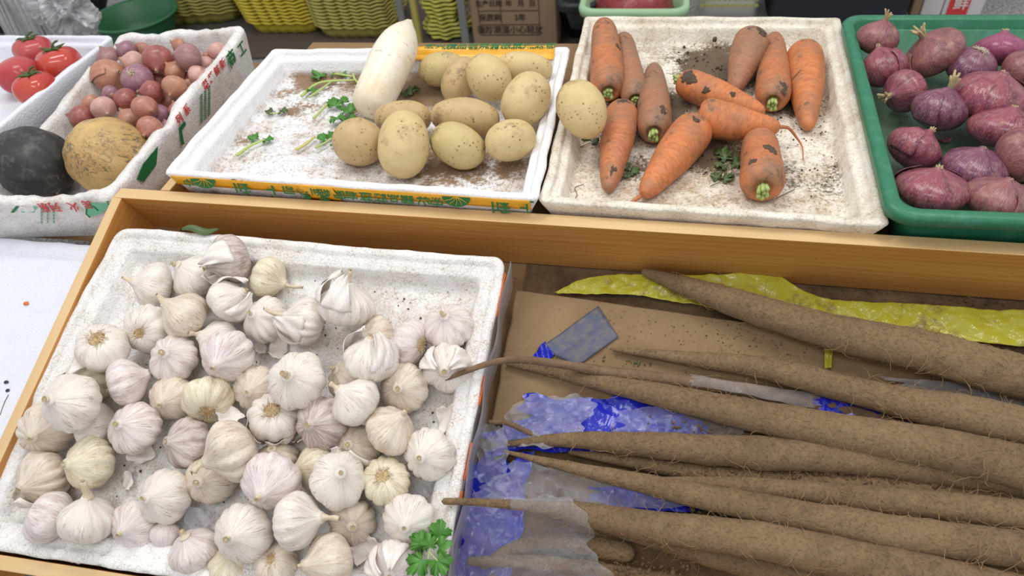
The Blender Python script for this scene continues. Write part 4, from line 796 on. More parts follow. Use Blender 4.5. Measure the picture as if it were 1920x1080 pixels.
def carrot_obj(hx, hy, tx, ty, rh, rt, mat, label, dzh=0, dzt=0, seed=0, crown=True, bend=0, tail=None, back=.0):
    p = pz(hx, hy, CF+.02); R = rh*pxm(p); Rt = rt*pxm(pz(tx, ty, CF+.01)); p0 = pz(hx, hy, CF+R*.95+dzh); p1 = pz(tx, ty, CF+Rt+dzt)
    L_ = np.linalg.norm(p1-p0); k = R/L_
    prof = [(0, .18*R), (.03*1, .30*R), (-.012, .50*R), (.02, .78*R), (.09, .97*R), (.2, R), (.45, .5*(R*.97+R*.88)), (.7, .5*R+.5*Rt), (.86, .8*Rt+.2*R), (.95, .82*Rt), (.99, .5*Rt), (1.005, .05*Rt)]
    prof = [(0.012, .0004), (.012, .30*R), (-.012, .52*R), (.02, .80*R), (.09, .97*R), (.2, R), (.45, .93*R), (.7, .45*R+.55*Rt), (.86, .85*Rt+.15*R), (.95, .84*Rt), (.99, .5*Rt), (1.005, .0005)]
    th, L_ = root_obj('carrot', label, 'carrot', p0, p1, prof, mat, 'carrots in the foam tray', seed, .008, bend, .012, 'root_body')
    for q in {4: ((.0, .12, .3, .5), (.80, .92, 0, .45)), 6: ((.03, .22, 0, .8), (.34, .44, .4, .3), (.62, .70, -.1, .3)), 7: ((.30, .38, .2, .2),), 8: ((.04, .20, -.2, .5),), 9: ((.0, .1, .3, .6),), 11: ((.34, .52, 0, .5), (.12, .26, -.9, .25)), 5: ((.1, .18, .3, .3),), 3: ((.05, .2, .4, .5),), 1: ((.45, .53, .7, .3),)}.get(seed, ()): mud(th, L_, prof, q[0], q[1], q[2], q[3], seed+int(q[0]*50))
    if crown:
        b = MB(); rs = np.random.RandomState(seed)
        for q in range(7):
            a = q*.9; x, y = math.cos(a)*R*.17*(q > 0), math.sin(a)*R*.17*(q > 0); e = .16*R+.28*R*rs.rand()+(.25*R if crown == 2 else 0)
            b.tube([(x*.8, y*.8, .012*L_+.001), (x, y, -.1*R), (x*1.5, y*1.5, -e)], [R*.13, R*.12, R*.10], 7)
        b.build('green_crown', M['green_stub'], th)
    if tail:
        P = [np.array(pz(x, y, CF+z)) for x, y, z in tail]; Mi = np.array(th.matrix_world.inverted())
        P = [Mi[:3, :3]@q+Mi[:3, 3] for q in P]; b = MB(); b.tube(spline(P, 14), np.linspace(.0035 if rt > 10 else .0015, .0005, 14), 6); b.build('root_tail', M[mat], th)
    return th
carrot_obj(1141, 172, 1132, 42, 33, 19, 'carrot', 'carrot leaning on the back left rim of the tray, leftmost of all', dzt=.045, seed=1)
carrot_obj(1191, 186, 1168, 68, 26, 17, 'carrot_dusty', 'dusty carrot right beside the leftmost one, green crown towards the viewer', dzt=.02, seed=2)
carrot_obj(1226, 248, 1226, 124, 33, 15, 'carrot_dusty', 'dusty tapering carrot with a large pale green crown, third from the left', dzt=.004, seed=3, crown=2)
carrot_obj(1168, 204, 1140, 356, 31, 17, 'carrot', 'carrot with its blunt tip pointing to the front left corner', dzh=.004, seed=4, crown=False)
carrot_obj(1307, 236, 1207, 366, 38, 19, 'carrot_bright', 'bright fat carrot lying diagonally with a thin root tail at the front', seed=5, crown=False, tail=[(1208, 364, .012), (1185, 378, .006), (1172, 387, .002), (1150, 384, .001)])
carrot_obj(1279, 153, 1432, 212, 29, 15, 'carrot_bright', 'carrot with mud around its green top, lying across the soil patch', dzh=.006, dzt=.018, seed=6, crown=2)
carrot_obj(1312, 216, 1462, 240, 34, 16, 'carrot_bright', 'carrot lying crosswise with a long curling root tail on the right', dzh=.012, dzt=.02, seed=7, crown=False, bend=-.03, tail=[(1458, 238, .035), (1478, 240, .03), (1492, 256, .015), (1504, 275, .004), (1506, 300, .001)])
carrot_obj(1413, 66, 1376, 172, 30, 15, 'carrot_dusty', 'dusty carrot whose thick end rests on the back rim', dzh=.028, seed=8, crown=False)
carrot_obj(1449, 190, 1452, 66, 32, 15, 'carrot', 'carrot just left of the rightmost one, green crown towards the viewer', dzt=.022, seed=9, crown=2)
carrot_obj(1508, 95, 1515, 240, 34, 17, 'carrot_bright', 'rightmost carrot, with a thin dark thread lying across its side', seed=10, crown=False)
carrot_obj(1431, 352, 1424, 258, 41, 30, 'carrot', 'short fat carrot at the front with its cut green crown facing the viewer', seed=11, crown=2)
# crack line and string on carrots, mud
def clods(name, label, pts, z0, mat='soilclod', frm='z', seed=0, cat='soil', parent=None):
    b = MB(); rs = np.random.RandomState(seed)
    for px, py, spread, n, smax in pts:
        for k in range(n):
            a, r = rs.rand()*6.28, spread*rs.rand()**.6; s = (.25+.75*rs.rand()**2)*smax
            p = pz(px+r*math.cos(a)*1.2, py+r*math.sin(a)*.7, z0) if frm == 'z' else pl(px+r*math.cos(a), py+r*math.sin(a), z0)
            V, F = lathe([(-1, .05), (-.6, .75), (0, 1), (.6, .75), (1, .05)], 7); V = np.array(V)*s*(1+.35*sn(np.array(V), k+seed, 2.)[:, None])*np.array([1, 1, .55]); b.add(V+p+np.array([0, 0, s*.3]), F)
    o = b.build(name, M[mat], parent); return tag(o, label, cat, kind='stuff')
clods('soil_crumbs', 'dark soil crumbs and clods scattered between the carrots', [(1350, 130, 70, 120, .003), (1240, 210, 50, 60, .0025), (1340, 290, 60, 110, .0022), (1290, 110, 22, 20, .003), (1470, 230, 70, 90, .002), (1540, 160, 30, 60, .002), (1180, 300, 60, 60, .0016), (1540, 330, 60, 70, .0016), (1450, 200, 110, 120, .0015)], CF+.0005, seed=1)
# wilted carrot tops on the floor
for lab, c0, lv in (('dark wilted carrot leaves below the crosswise carrot', (1360, 305), [(1350, 290, .011, 1), (1362, 300, .012, 2), (1375, 308, .011, .2), (1355, 312, .010, 4), (1368, 292, .009, 3)]), ('wilted leaf fragments beside the front of the fat diagonal carrot', (1350, 335), [(1345, 336, .009, 2), (1358, 338, .009, .5), (1366, 330, .007, 5)]), ('wilted leaf fragments under the blunt-tipped carrot', (1180, 320), [(1172, 318, .009, 2), (1184, 324, .009, .5), (1178, 330, .006, 4)]), ('wilted leaf fragments below the pale potato between the trays', (1105, 262), [(1100, 262, .007, 2), (1112, 268, .007, .5)])):
    greens('wilted_leaves', lab, c0, lv, [([(c0[0]-18, c0[1]+14), (c0[0], c0[1]+6), (c0[0]+12, c0[1])], .0007)], 'leaf_dark', 'leaf_dark', .002, CF)
for lab, pts in (('dry root thread at the front left of the carrot tray', [(1072, 383), (1082, 365), (1078, 352), (1095, 345)]), ('dry root thread right of the short fat carrot', [(1455, 372), (1475, 362), (1490, 355)])):
    b = MB(); b.tube(spline([pz(x, y, CF+.001) for x, y in pts], 14), .0006, 5); tag(b.build('root_thread', M['yam_dark']), lab, 'root thread')
b = MB(); b.tube(spline([pz(*q) for q in ((1480, 160, CF+.030), (1484, 150, CF+.038), (1500, 132, CF+.050), (1520, 112, CF+.048), (1536, 100, CF+.030))], 20), .0007, 5); tag(b.build('twine', M['yam_dark']), 'thin dark thread lying over the rightmost carrot', 'thread')
def lump(px, py, z, s, label, seed):
    V, F = lathe([(-math.cos(x), math.sin(x)) for x in np.linspace(.001, 3.14, 14)], 20); V = np.array(V); V = V*s*(1+.3*sn(V, seed, 2.6)[:, None]); tag(obj('mud_clod', mesh('mud_clod', V, F, M['soilclod']), None, T(pz(px, py, z))), label, 'mud', 'mud clods in the carrot tray')
lump(1156, 104, CF+.050, .008, 'dark mud clod stuck between the two leftmost carrots', 2); lump(1340, 74, -.018, .0045, 'small mud clod on the back wall of the carrot tray', 3); lump(1283, 88, CF+.003, .003, 'tiny mud clod high on the tray floor left of the dusty carrot', 4)
# ------------------------------------------------------------ onions
def onion_obj(name, px, py, rx, ry, d, z, mat, label, cat, grp, seed, neck=.35, root=False, peel=0, squash=None, dry='onion_dry', z_is_abs=True):
    p = pz(px, py, z); R = rx*pxm(p); th = thing(name, label, cat, frame(p, idir(*d)), grp); rs = np.random.RandomState(seed); ph = rs.rand()*6.28
    q = squash or ry/rx
    prof = [(-.82, .03), (-.86, .12), (-.84, .3), (-.68, .62), (-.40, .88), (0, 1), (.36, .92), (.62, .70), (.80, .44), (.92, .24), (1.0, .14), (1.06, .11)]
    def mod(t_, t, zz, r):
        f = np.sin(np.clip(t, 0, 1)*math.pi)
        return zz*q*R+R*.02*np.sin(t_*2+ph)*f, r*R*(1+.03*np.sin(t_+ph)*f+.02*np.sin(3*t_+ph)*f+.006*np.sin(t_*26+ph+2*t)*f)
    V, F = lathe(prof, 52, 28, mod); V = list(V); F = list(F); cap(V, F, [j for j in range(52)][::-1], (0, 0, -.82*q*R)); cap(V, F, [27*52+j for j in range(52)], (0, 0, 1.06*q*R))
    obj('bulb', mesh('bulb', V, F, M[mat]), th)
    b = MB(); zt = 1.0*q*R
    for k in range(7):
        a = k*.9+ph; e = neck*R*(.35+.4*rs.rand()); c = np.array([math.cos(a), math.sin(a), 0])
        b.tube([np.array([0, 0, zt-.05*R])+c*.05*R, np.array([0, 0, zt+e*.4])+c*.07*R, np.array([0, 0, zt+e*.8])+c*R*(.04+.08*rs.rand()+.12*(neck > .7))], [.075*R*(1+.5*(neck > .7)), .055*R*(1+.8*(neck > .7)), .03*R*(1+neck)], 6, flat=.6)
    b.build('neck', M[dry], th)
    if root:
        b = MB()
        for k in range(34):
            a = rs.rand()*6.28; r1 = R*(.12+.28*rs.rand()); b.tube([(math.cos(a)*.05*R, math.sin(a)*.05*R, -.86*q*R), (math.cos(a)*r1*.6, math.sin(a)*r1*.6, -.93*q*R), (math.cos(a+.3)*r1, math.sin(a+.3)*r1, -.90*q*R)], [.0006, .0005, .0003], 3)
        tag(b.build('root_whiskers', M['stem'], th), kind='stuff')
    for k in range(peel):
        a0 = rs.rand()*6.28; n = 12; W_ = []
        for a in np.linspace(0, 1, n):
            for c in np.linspace(0, 1, n):
                zz = (-.55+1.35*a); rr = math.sqrt(max(0, 1-zz*zz))*1.0; thh = a0+(c-.5)*(1.1-.5*a); k2 = 1.02+.035*(c > .8)+.03*math.sin(c*8+a*6)**2
                W_.append((rr*R*k2*math.cos(thh), rr*R*k2*math.sin(thh), zz*q*R*1.0))
        o = obj('loose_peel', mesh('loose_peel', W_, gridF(n, n), M[mat]), th); s_ = o.modifiers.new('s', 'SOLIDIFY'); s_.thickness = .0006
    return th
OF = GZ-.0765; GO = 'red onions in the green tray'
for k, a in enumerate([
 (1647, 72, 38, 34, (.1, -.75, .5), .010, 'onion_tan', 'ragged-skinned onion in the back left corner of the green tray', .8, False, 2),
 (1655, 128, 40, 40, (-.35, -.85, .3), -.012, 'onion', 'pinkish red onion against the left side, below the ragged-skinned one', .3, False, 1),
 (1696, 171, 40, 37, (-.85, .3, .3), -.018, 'onion', 'small red onion with a flat pale neck on its left', 1.1, False, 0),
 (1753, 99, 55, 40, (-.7, -.65, .3), -.005, 'onion_tan', 'big tilted onion with a grey-white shoulder and dry neck at upper left', .8, False, 1),
 (1821, 124, 44, 38, (-.05, .6, -.75), -.014, 'onion_purple', 'purple onion showing its pale root whiskers on top', .2, True, 0),
 (1876, 94, 46, 33, (.05, -.95, .3), -.010, 'onion_pink', 'smooth bright magenta onion at the back of the tray', .2, False, 0),
 (1917, 132, 40, 36, (.5, -.5, .6), -.012, 'onion_tan', 'brown-purple onion cut by the right edge, beside the magenta onion', .2, False, 0),
 (1855, 183, 67, 48, (.15, -.75, .6), -.004, 'onion', 'largest red onion, with cracked shiny skin', .08, False, 2),
 (1762, 206, 50, 42, (.15, -.8, .5), -.014, 'onion_purple', 'dark purple onion with a thick tan neck in the tray centre', 1.0, False, 1),
 (1884, 242, 61, 41, (.1, -.85, .45), -.010, 'onion', 'rosy onion with a frayed flat neck below the largest onion', .1, False, 1),
 (1918, 292, 52, 50, (.6, -.3, .7), .004, 'onion_tan', 'onion with a purple peeled spot at the right edge of the picture', .15, False, 1),
 (1715, 280, 51, 40, (.55, -.75, .3), -.016, 'onion', 'glossy dark red onion near the left side with a thin dry leaf over its top', .35, False, 1),
 (1826, 315, 58, 40, (.05, -.8, .6), -.014, 'onion_purple', 'purple onion with a small tan knot on top, in front of the rosy onion', .06, False, 0),
 (1746, 356, 66, 42, (.05, -.85, .5), -.012, 'onion', 'wide red onion at the front left corner with a split outer skin', .14, False, 2),
 (1871, 374, 60, 42, (.1, -.8, .6), -.012, 'onion_tan', 'onion with tan streaked top at the front of the tray, right of the split-skinned one', .08, False, 1),
 ]): onion_obj('red_onion', a[0], a[1], a[2], a[3], a[4], a[5], a[6], a[7], 'onion', GO, 200+k, a[8], a[9], a[10])
flake(1768, 268, OF+.001, .011, 3, 'onion', 'loose red onion skin lying on the floor of the green tray', 'onion_skin_flake', 'onion skin', None, frm='z')
flake(1775, 300, OF+.001, .008, 5, 'onion', 'small piece of onion skin between the glossy onion and the purple one', 'onion_skin_flake', 'onion skin', None, frm='z')
clods('soil_crumbs', 'dirt crumbs on the floor of the green tray', [(1790, 160, 60, 40, .0014), (1740, 240, 60, 40, .0014), (1820, 260, 30, 24, .0016)], OF+.0005, seed=4)
# ------------------------------------------------------------ shallots
SH = [ # zoomed x, y, r, skin, lift, label
(815, 165, 60, 'shallot_orange', .0, 'orange shallot at the back wall, behind the dull grey-purple one'), (868, 250, 85, 'shallot_grey', .010, 'dull grey-purple shallot near the back of the pile with a dent'),
(1075, 212, 60, 'shallot_pale', .004, 'pale tan shallot in the back right corner of the box'), (1000, 250, 36, 'shallot', -.004, 'small pink shallot left of the pale back right one'), (990, 300, 55, 'shallot_pale', .0, 'pinkish shallot against the right wall, second from the back'),
(440, 203, 64, 'shallot_purple', .0, 'purplish shallot with a yellow cut top at the back left'), (562, 205, 62, 'shallot', -.004, 'pink-brown shallot between the yellow-topped one and the big red-brown one'),
(315, 257, 78, 'shallot_grey', .0, 'brown shallot with a purple peeled patch at the back left'), (485, 290, 77, 'shallot_pale', .004, 'pale rosy shallot above the striped root-side-up one'),
(660, 275, 98, 'shallot_red', .010, 'big red-brown shallot with torn pale skin at its base'), (315, 385, 106, 'shallot_orange', .004, 'largest shallot, orange-brown with a papery husk at lower left'),
(515, 402, 100, 'shallot_purple', .008, 'shallot with white and purple stripes showing its hollow root end'), (775, 350, 68, 'shallot_orange', .002, 'orange shallot with a flap of white peel'),
(660, 415, 54, 'shallot', -.006, 'small brown shallot right of the striped one'), (775, 460, 77, 'shallot_orange', .004, 'round orange shallot in the middle right of the pile'),
(938, 378, 66, 'shallot_pale', .004, 'pinkish shallot with a pointed papery tip at the right wall'), (880, 442, 42, 'shallot_orange', -.002, 'small tan shallot with dry peel at the right wall'), (868, 385, 36, 'shallot', -.006, 'tiny brown shallot wedged below the dull grey-purple one'),
(615, 495, 75, 'shallot_red', .002, 'rosy shallot below the small brown one, right of the pile centre'), (735, 545, 86, 'shallot', .004, 'elongated brown shallot below the round orange one'),
(330, 512, 60, 'shallot_purple', -.002, 'purple shallot with a dry tuft under the largest one'), (432, 550, 78, 'shallot_red', .004, 'shiny red shallot left of centre with a dark neck'),
(560, 610, 80, 'shallot', .004, 'pinkish brown shallot with a cream dry tip'), (665, 655, 73, 'shallot_purple', .004, 'bright purple shallot near the right wall at the front'),
(792, 620, 56, 'shallot', .0, 'brown shallot touching the right wall beside the bright purple one'), (195, 577, 60, 'shallot_orange', -.006, 'brown papery shallot at the left of the pile'),
(280, 607, 76, 'shallot_pale', .002, 'pale pink shallot behind the tan squash, left side'), (125, 677, 80, 'shallot_red', .002, 'reddish shallot alone at the far left with a tuft of roots'),
(458, 687, 76, 'shallot_orange', -.002, 'plain pink-brown shallot just behind the top of the tan squash'), (600, 747, 80, 'shallot', .004, 'brown shallot with a cut cream stem right of the squash'),
(722, 732, 42, 'shallot_purple', -.004, 'small magenta striped shallot squeezed against the right wall'), (600, 842, 62, 'shallot_red', -.004, 'pinkish shallot nearest the front right, beside the tan squash'),
(290, 682, 58, 'shallot', -.006, 'half-hidden brown shallot directly behind the tan squash'), (880, 512, 36, 'shallot_purple', -.004, 'small pink shallot against the right wall below the tan one'), (400, 590, 44, 'shallot_grey', -.008, 'small dark papery shallot under the shiny red one'),
(470, 640, 50, 'shallot', -.026, 'shallot lying underneath the pile behind the squash')]
SH = SH[:-1]
sp = []
for zx, zy, zr, mt, dz, lab in SH:
    px, py = 120+zx/3.724, 40+zy/3.724; r = zr/3.724*1.09; y0 = pz(px, py, -.03)[1]
    z = -.052+.045*np.clip((y0-.80)/.45, 0, 1)+dz
    p = pz(px, py, z); sp.append([p, r*pxm(p), px, py, z])
Q = np.array([s_[0] for s_ in sp]); QR = np.array([s_[1] for s_ in sp])
for it in range(40):
    for i in range(len(Q)):
        for j in range(i+1, len(Q)):
            d = Q[j]-Q[i]; dist = np.linalg.norm(d); need = (QR[i]+QR[j])*.88
            if dist < need:
                hi = j if Q[j][2] > Q[i][2] else i; v = nrm(CAM-Q[hi]); Q[hi] += v*(need-dist)*.3; lo = i+j-hi; v = nrm(CAM-Q[lo]); Q[lo] -= v*(need-dist)*.2
                Q[lo][2] = max(Q[lo][2], -.103+QR[lo]*.85)
rs = np.random.RandomState(3)
for i, (zx, zy, zr, mt, dz, lab) in enumerate(SH):
    an = rs.rand()*6.28; d = (math.cos(an)*.8, math.sin(an)*.6, .35+.3*rs.rand())
    if i == 11: d = (.0, .2, -.95)
    if i == 27: d = (-.9, -.2, .3)
    p = Q[i]; n0 = len(bpy.data.objects)
    px, py, z = sp[i][2], sp[i][3], p[2]
    onion_obj('shallot', px, py, sp[i][1]/pxm(pz(px, py, z)), sp[i][1]/pxm(pz(px, py, z))*(.92+.12*rs.rand()), d, z, mt, lab, 'shallot', 'shallots in the foam box', 400+i, .3, i in (11, 27), 1 if i in (10, 12, 20, 21, 9, 15) else 0)
# ------------------------------------------------------------ squashes
def squash_obj(px, py, rx, ry, z, mat, label, seed, axis):
    p = pz(px, py, z); m_ = pxm(p); th = thing('winter_squash', label, 'squash', frame(p, nrm(axis)), 'squashes at the front of the foam box')
    V, F = lathe([(-math.cos(x), math.sin(x)**.9) for x in np.linspace(.001, math.pi-.001, 40)], 60)
    V = np.array(V)*np.array([1, 1, rx/ry]); a = np.arctan2(V[:, 1], V[:, 0]); V = V*(1+.018*np.cos(a*10)*np.hypot(V[:, 0], V[:, 1]))[:, None]*ry*m_; V += V*(sn(V, seed, 22)*.02)[:, None]
    obj('squash_body', mesh('squash_body', V, F, M[mat]), th); e = rx*m_
    b = MB(); b.tube([(0, 0, e*.97), (.001, 0, e*1.04), (.003, 0, e*1.10)], [e*.11, e*.09, e*.10], 10); b.build('dry_stalk', M['onion_dry'], th)
squash_obj(64, 306, 74, 67, -.043, 'squash_dark', 'dark grey-green winter squash with tan scratches at the left', 1, (-.93, .25, .1))
squash_obj(206, 294, 76, 72, -.043, 'squash_tan', 'tan winter squash with mottled green-grey markings', 2, (.12, .65, -.72))
# ------------------------------------------------------------ tomatoes
def tomato(px, py, rx, ry, d, mat, label, seed, calyx=True):
    z = -.008; p = pz(px, py, z); R = rx*pxm(p); th = thing('tomato', label, 'tomato', frame(p, idir(*d)), 'tomatoes in the left foam tray')
    prof = [(-.86, .03), (-.88, .2), (-.80, .5), (-.52, .84), (-.1, 1), (.3, .97), (.58, .80), (.72, .55), (.74, .34), (.68, .16), (.62, .02)]
    V, F = lathe(prof, 48, 30, lambda t_, t, z_, r: (z_*R*.92, r*R*(1+.035*np.cos(t_*5+seed)*np.sin(t*3.1)+.03*np.sin(t_+seed)))); V = list(V); F = list(F)
    cap(V, F, [j for j in range(48)][::-1], (0, 0, -.86*.92*R)); cap(V, F, [29*48+j for j in range(48)], (0, 0, .62*.92*R)); obj('fruit', mesh('fruit', V, F, M[mat]), th)
    if calyx:
        b = MB()
        for k in range(5):
            a = k*1.257+seed; c = np.array([math.cos(a), math.sin(a), 0]); b.tube(spline([np.array([0, 0, .62*R]), c*R*.2+np.array([0, 0, .69*R]), c*R*.42+np.array([0, 0, .755*R]), c*R*.62+np.array([0, 0, (.73+.08*math.sin(k*2))*R])], 9), np.array([.05, .085, .09, .085, .075, .06, .045, .03, .012])*R, 6, flat=.9)
        c = b.build('calyx', M['calyx'], th); b = MB(); b.tube(spline([(0, 0, .6*R), (.02*R, 0, .78*R), (.16*R, .1*R, .95*R), (.36*R, .15*R, 1.02*R)], 9), [.05*R]*7+[.06*R, .03*R], 6); b.build('stalk', M['calyx'], c)
    return th
tomato(63, 96, 34, 30, (-.05, -.75, .6), 'tomato_pink', 'tomato at the back nearest the tray rim, star-shaped calyx up', 1)
tomato(111, 119, 39, 32, (-.1, -.8, .6), 'tomato', 'right-hand tomato with a long twisted stalk', 2)
tomato(34, 141, 38, 34, (.3, .7, -.6), 'tomato_pink', 'pinkish tomato at the left without a visible calyx', 3, False)
tomato(68, 165, 38, 33, (-.1, -.75, .6), 'tomato', 'front tomato with its calyx pointing up, nearest the broken box wall', 4)
# ------------------------------------------------------------ lower right bin: dirt, cardboard, bags, yams
BF = -.126
# dusty earth heaped on the boards
nx, ny = 110, 60; V = []
for i in range(ny):
    for j in range(nx):
        x = .655+(1.92-.655)*j/(nx-1); y = -.532+(.532-.012)*i/(ny-1); V.append((x, y, 0))
V = np.array(V); e = np.clip(np.minimum.reduce([(V[:, 0]-.655)/.02, (1.92-V[:, 0])/.02, (-.012-V[:, 1])/.02, (V[:, 1]+.532)/.02]), 0, 1)
rise = np.clip((V[:, 0]-.80)/.35, 0, 1)*np.clip((-.10-V[:, 1])/.12, 0, 1)
V[:, 2] = BF+.0008+e*(.004+.003*sn(V, 1, 30)+.0015*sn(V, 2, 120)+.022*rise+.006*rise*sn(V, 4, 40, 3))
V[:, 2] = np.maximum(V[:, 2], BF+.0005)
tag(obj('loose_earth', mesh('loose_earth', V, gridF(ny, nx), M['soil']), None, ML), 'loose brown earth covering the boards under the yams', 'soil', kind='stuff')
def crinkle(P, seed, sc_, amp):
    """sharp polygonal creases, like crumpled film"""
    rs = np.random.RandomState(seed); P = np.asarray(P)[:, :2]; lo, hi = P.min(0)-.02, P.max(0)+.02; out = 0
    for s_, a_ in ((sc_, 1.), (sc_*.45, .4)):
        n_ = int(min(900, max(6, (hi-lo).prod()/(s_*s_)))); c = lo+(hi-lo)*rs.rand(n_, 2); st = 1+1.6*rs.rand(n_); an = rs.rand(n_)*3.14; best = np.full(len(P), 9.)
        for k in range(n_):
            d = P-c[k]; u_ = d[:, 0]*math.cos(an[k])+d[:, 1]*math.sin(an[k]); v_ = -d[:, 0]*math.sin(an[k])+d[:, 1]*math.cos(an[k])
            best = np.minimum(best, np.sqrt(u_*u_+(v_*st[k])**2)+.3*s_*math.sin(k*2.3))
        out = out+a_*best/s_
    return out*amp
def sheet(name, label, cat, C, h, mat, seed, amp=.004, f=40, n=100, m_=120, edge=.06, thick=.0005, drape=None, group=None, ridge=1., solid=True, clear=.0025):
    """C: four picture corners (top left, top right, bottom right, bottom left), laid at height h over the bin"""
    c = [toL(pl(px, py, h)) for px, py in C]; V = []
    for i in range(n):
        for j in range(m_):
            u = j/(m_-1); v = i/(n-1)
            uu = u+edge*(math.sin(v*11+seed)*.5+math.sin(v*27+seed*2)*.3)*(abs(2*u-1)**3)*(1 if u > .5 else -1); vv = v+edge*(math.sin(u*9+seed*3)*.5+math.sin(u*23+seed)*.3)*(abs(2*v-1)**3)*(1 if v > .5 else -1)
            V.append(c[0]*(1-uu)*(1-vv)+c[1]*uu*(1-vv)+c[2]*uu*vv+c[3]*(1-uu)*vv)
    V = np.array(V); P = V.copy(); P[:, 2] = 0
    z = 0
    rs = np.random.RandomState(seed)
    if amp > .0015: z = crinkle(P, seed, 1.1/f, 4.)
    V[:, 2] += amp*z/4+amp*.5*sn(P, seed+30, f*(.5 if amp > .0015 else 1))
    if drape is not None:
        hh = V[:, 2].copy(); req = np.full(len(V), -9.)
        for D_, rad in drape:
            D_, rad = D_[::2], rad[::2]
            for q, r in zip(D_, rad):
                if q[2] > -.03: continue
                d2 = (V[:, 0]-q[0])**2+(V[:, 1]-q[1])**2; r2 = (r*1.25)**2; ok = d2 < r2
                req = np.where(ok, np.maximum(req, q[2]+np.sqrt(np.maximum(r*r*1.1-d2*.7, 0))+clear), req)
        V[:, 2] = np.maximum(hh, req+np.abs(amp*.35*z/4)); G_ = V[:, 2].reshape(n, m_)
        for _ in range(2):
            S_ = G_.copy(); S_[1:-1, 1:-1] = (G_[:-2, 1:-1]+G_[2:, 1:-1]+G_[1:-1, :-2]+G_[1:-1, 2:]+2*G_[1:-1, 1:-1])/6; G_ = np.maximum(S_, req.reshape(n, m_))
        V[:, 2] = G_.reshape(-1)
    o = obj(name, mesh(name, V, gridF(n, m_), M[mat], amp < .0015), None, ML)
    if solid and not mat.startswith('film'): s_ = o.modifiers.new('s', 'SOLIDIFY'); s_.thickness = thick; s_.offset = 0
    return tag(o, label, cat, group)
CB = -.108
sheet('cardboard_sheet', 'flat brown cardboard sheet under the thin yam tips, dusted with earth', 'cardboard', [(968, 545), (1560, 628), (1540, 830), (922, 790)], CB, 'card', 2, .0006, 12, edge=.004, thick=.004)
sheet('cardboard_sheet', 'second cardboard sheet, earth-covered, under the right part of the yams', 'cardboard', [(1558, 640), (1990, 690), (1990, 850), (1550, 810)], CB-.003, 'card', 3, .001, 12, edge=.006, thick=.004)
sheet('yellow_plastic_bag', 'shiny yellow-green plastic bag strip between the cardboard and the wooden rail', 'plastic bag', [(1052, 538), (1180, 512), (1262, 566), (1060, 548)], CB+.002, 'yellow_film', 4, .004, 60, edge=.05, m_=80) if False else None
def ribbon_bag(name, label, top, bot, h, mat, seed, amp, n=30, m_=340):
    T_ = spline([(*q, 0) for q in top], m_); B_ = spline([(*q, 0) for q in bot], m_); V = []
    for i in range(n):
        for j in range(m_):
            v = i/(n-1); q = T_[j]*(1-v)+B_[j]*v; V.append(toL(pl(q[0], q[1], h)))
    V = np.array(V); P = V.copy(); P[:, 2] = 0
    V[:, 2] += crinkle(P, seed, .022, amp)
    V[:, 1] += .004*sn(P, seed, 30, 3)*np.repeat(np.abs(np.linspace(-1, 1, n)), m_)
    o = obj(name, mesh(name, V, gridF(n, m_), M[mat]), None, ML); s_ = o.modifiers.new('s', 'SOLIDIFY'); s_.thickness = .0006; s_.offset = 0; return tag(o, label, 'plastic bag')
ribbon_bag('yellow_plastic_bag', 'shiny yellow plastic bag running along the cardboard edge under the topmost yam', [(1040, 546), (1100, 524), (1200, 516), (1330, 516), (1440, 518), (1545, 562), (1700, 570), (1930, 588), (2010, 592)],
           [(1045, 549), (1110, 553), (1200, 556), (1320, 575), (1440, 600), (1560, 622), (1700, 628), (1930, 652), (2010, 656)], CB+.002, 'yellow_film', 3, .0035)
# strip of blue tape on the cardboard
def patch(name, label, pts, h, mat, seed, amp=.0008, cat='tape', curl=0):
    c = [toL(pl(px, py, h)) for px, py in pts]; V = []; n = 16
    for i in range(n):
        for j in range(n):
            u, v = j/(n-1), i/(n-1); q = c[0]*(1-u)*(1-v)+c[1]*u*(1-v)+c[2]*u*v+c[3]*(1-u)*v; q[2] += amp*(1+math.sin(u*9+v*3+seed))+.0016*(abs(v-.45) < .06)+curl*max(0, .25-u)**2*20; V.append(q)
    o = obj(name, mesh(name, V, gridF(n, n), M[mat]), None, ML); s_ = o.modifiers.new('s', 'SOLIDIFY'); s_.thickness = .0008; return tag(o, label, cat)
patch('blue_tape_piece', 'dusty blue folded tape piece stuck on the cardboard', [(1010, 655), (1122, 574), (1160, 632), (1085, 686)], CB+.004, 'blue_tape', 1)
patch('blue_plastic_scrap', 'bright blue crumpled plastic end where the tape piece meets the thin yam', [(1000, 668), (1022, 640), (1040, 668), (1012, 692)], CB+.005, 'blue', 2, .003, 'plastic scrap')
patch('yellow_plastic_scrap', 'narrow yellow plastic scrap hanging over the cardboard seam', [(1545, 645), (1562, 645), (1558, 690), (1546, 692)], CB+.004, 'yellow_film', 3, .001, 'plastic scrap')
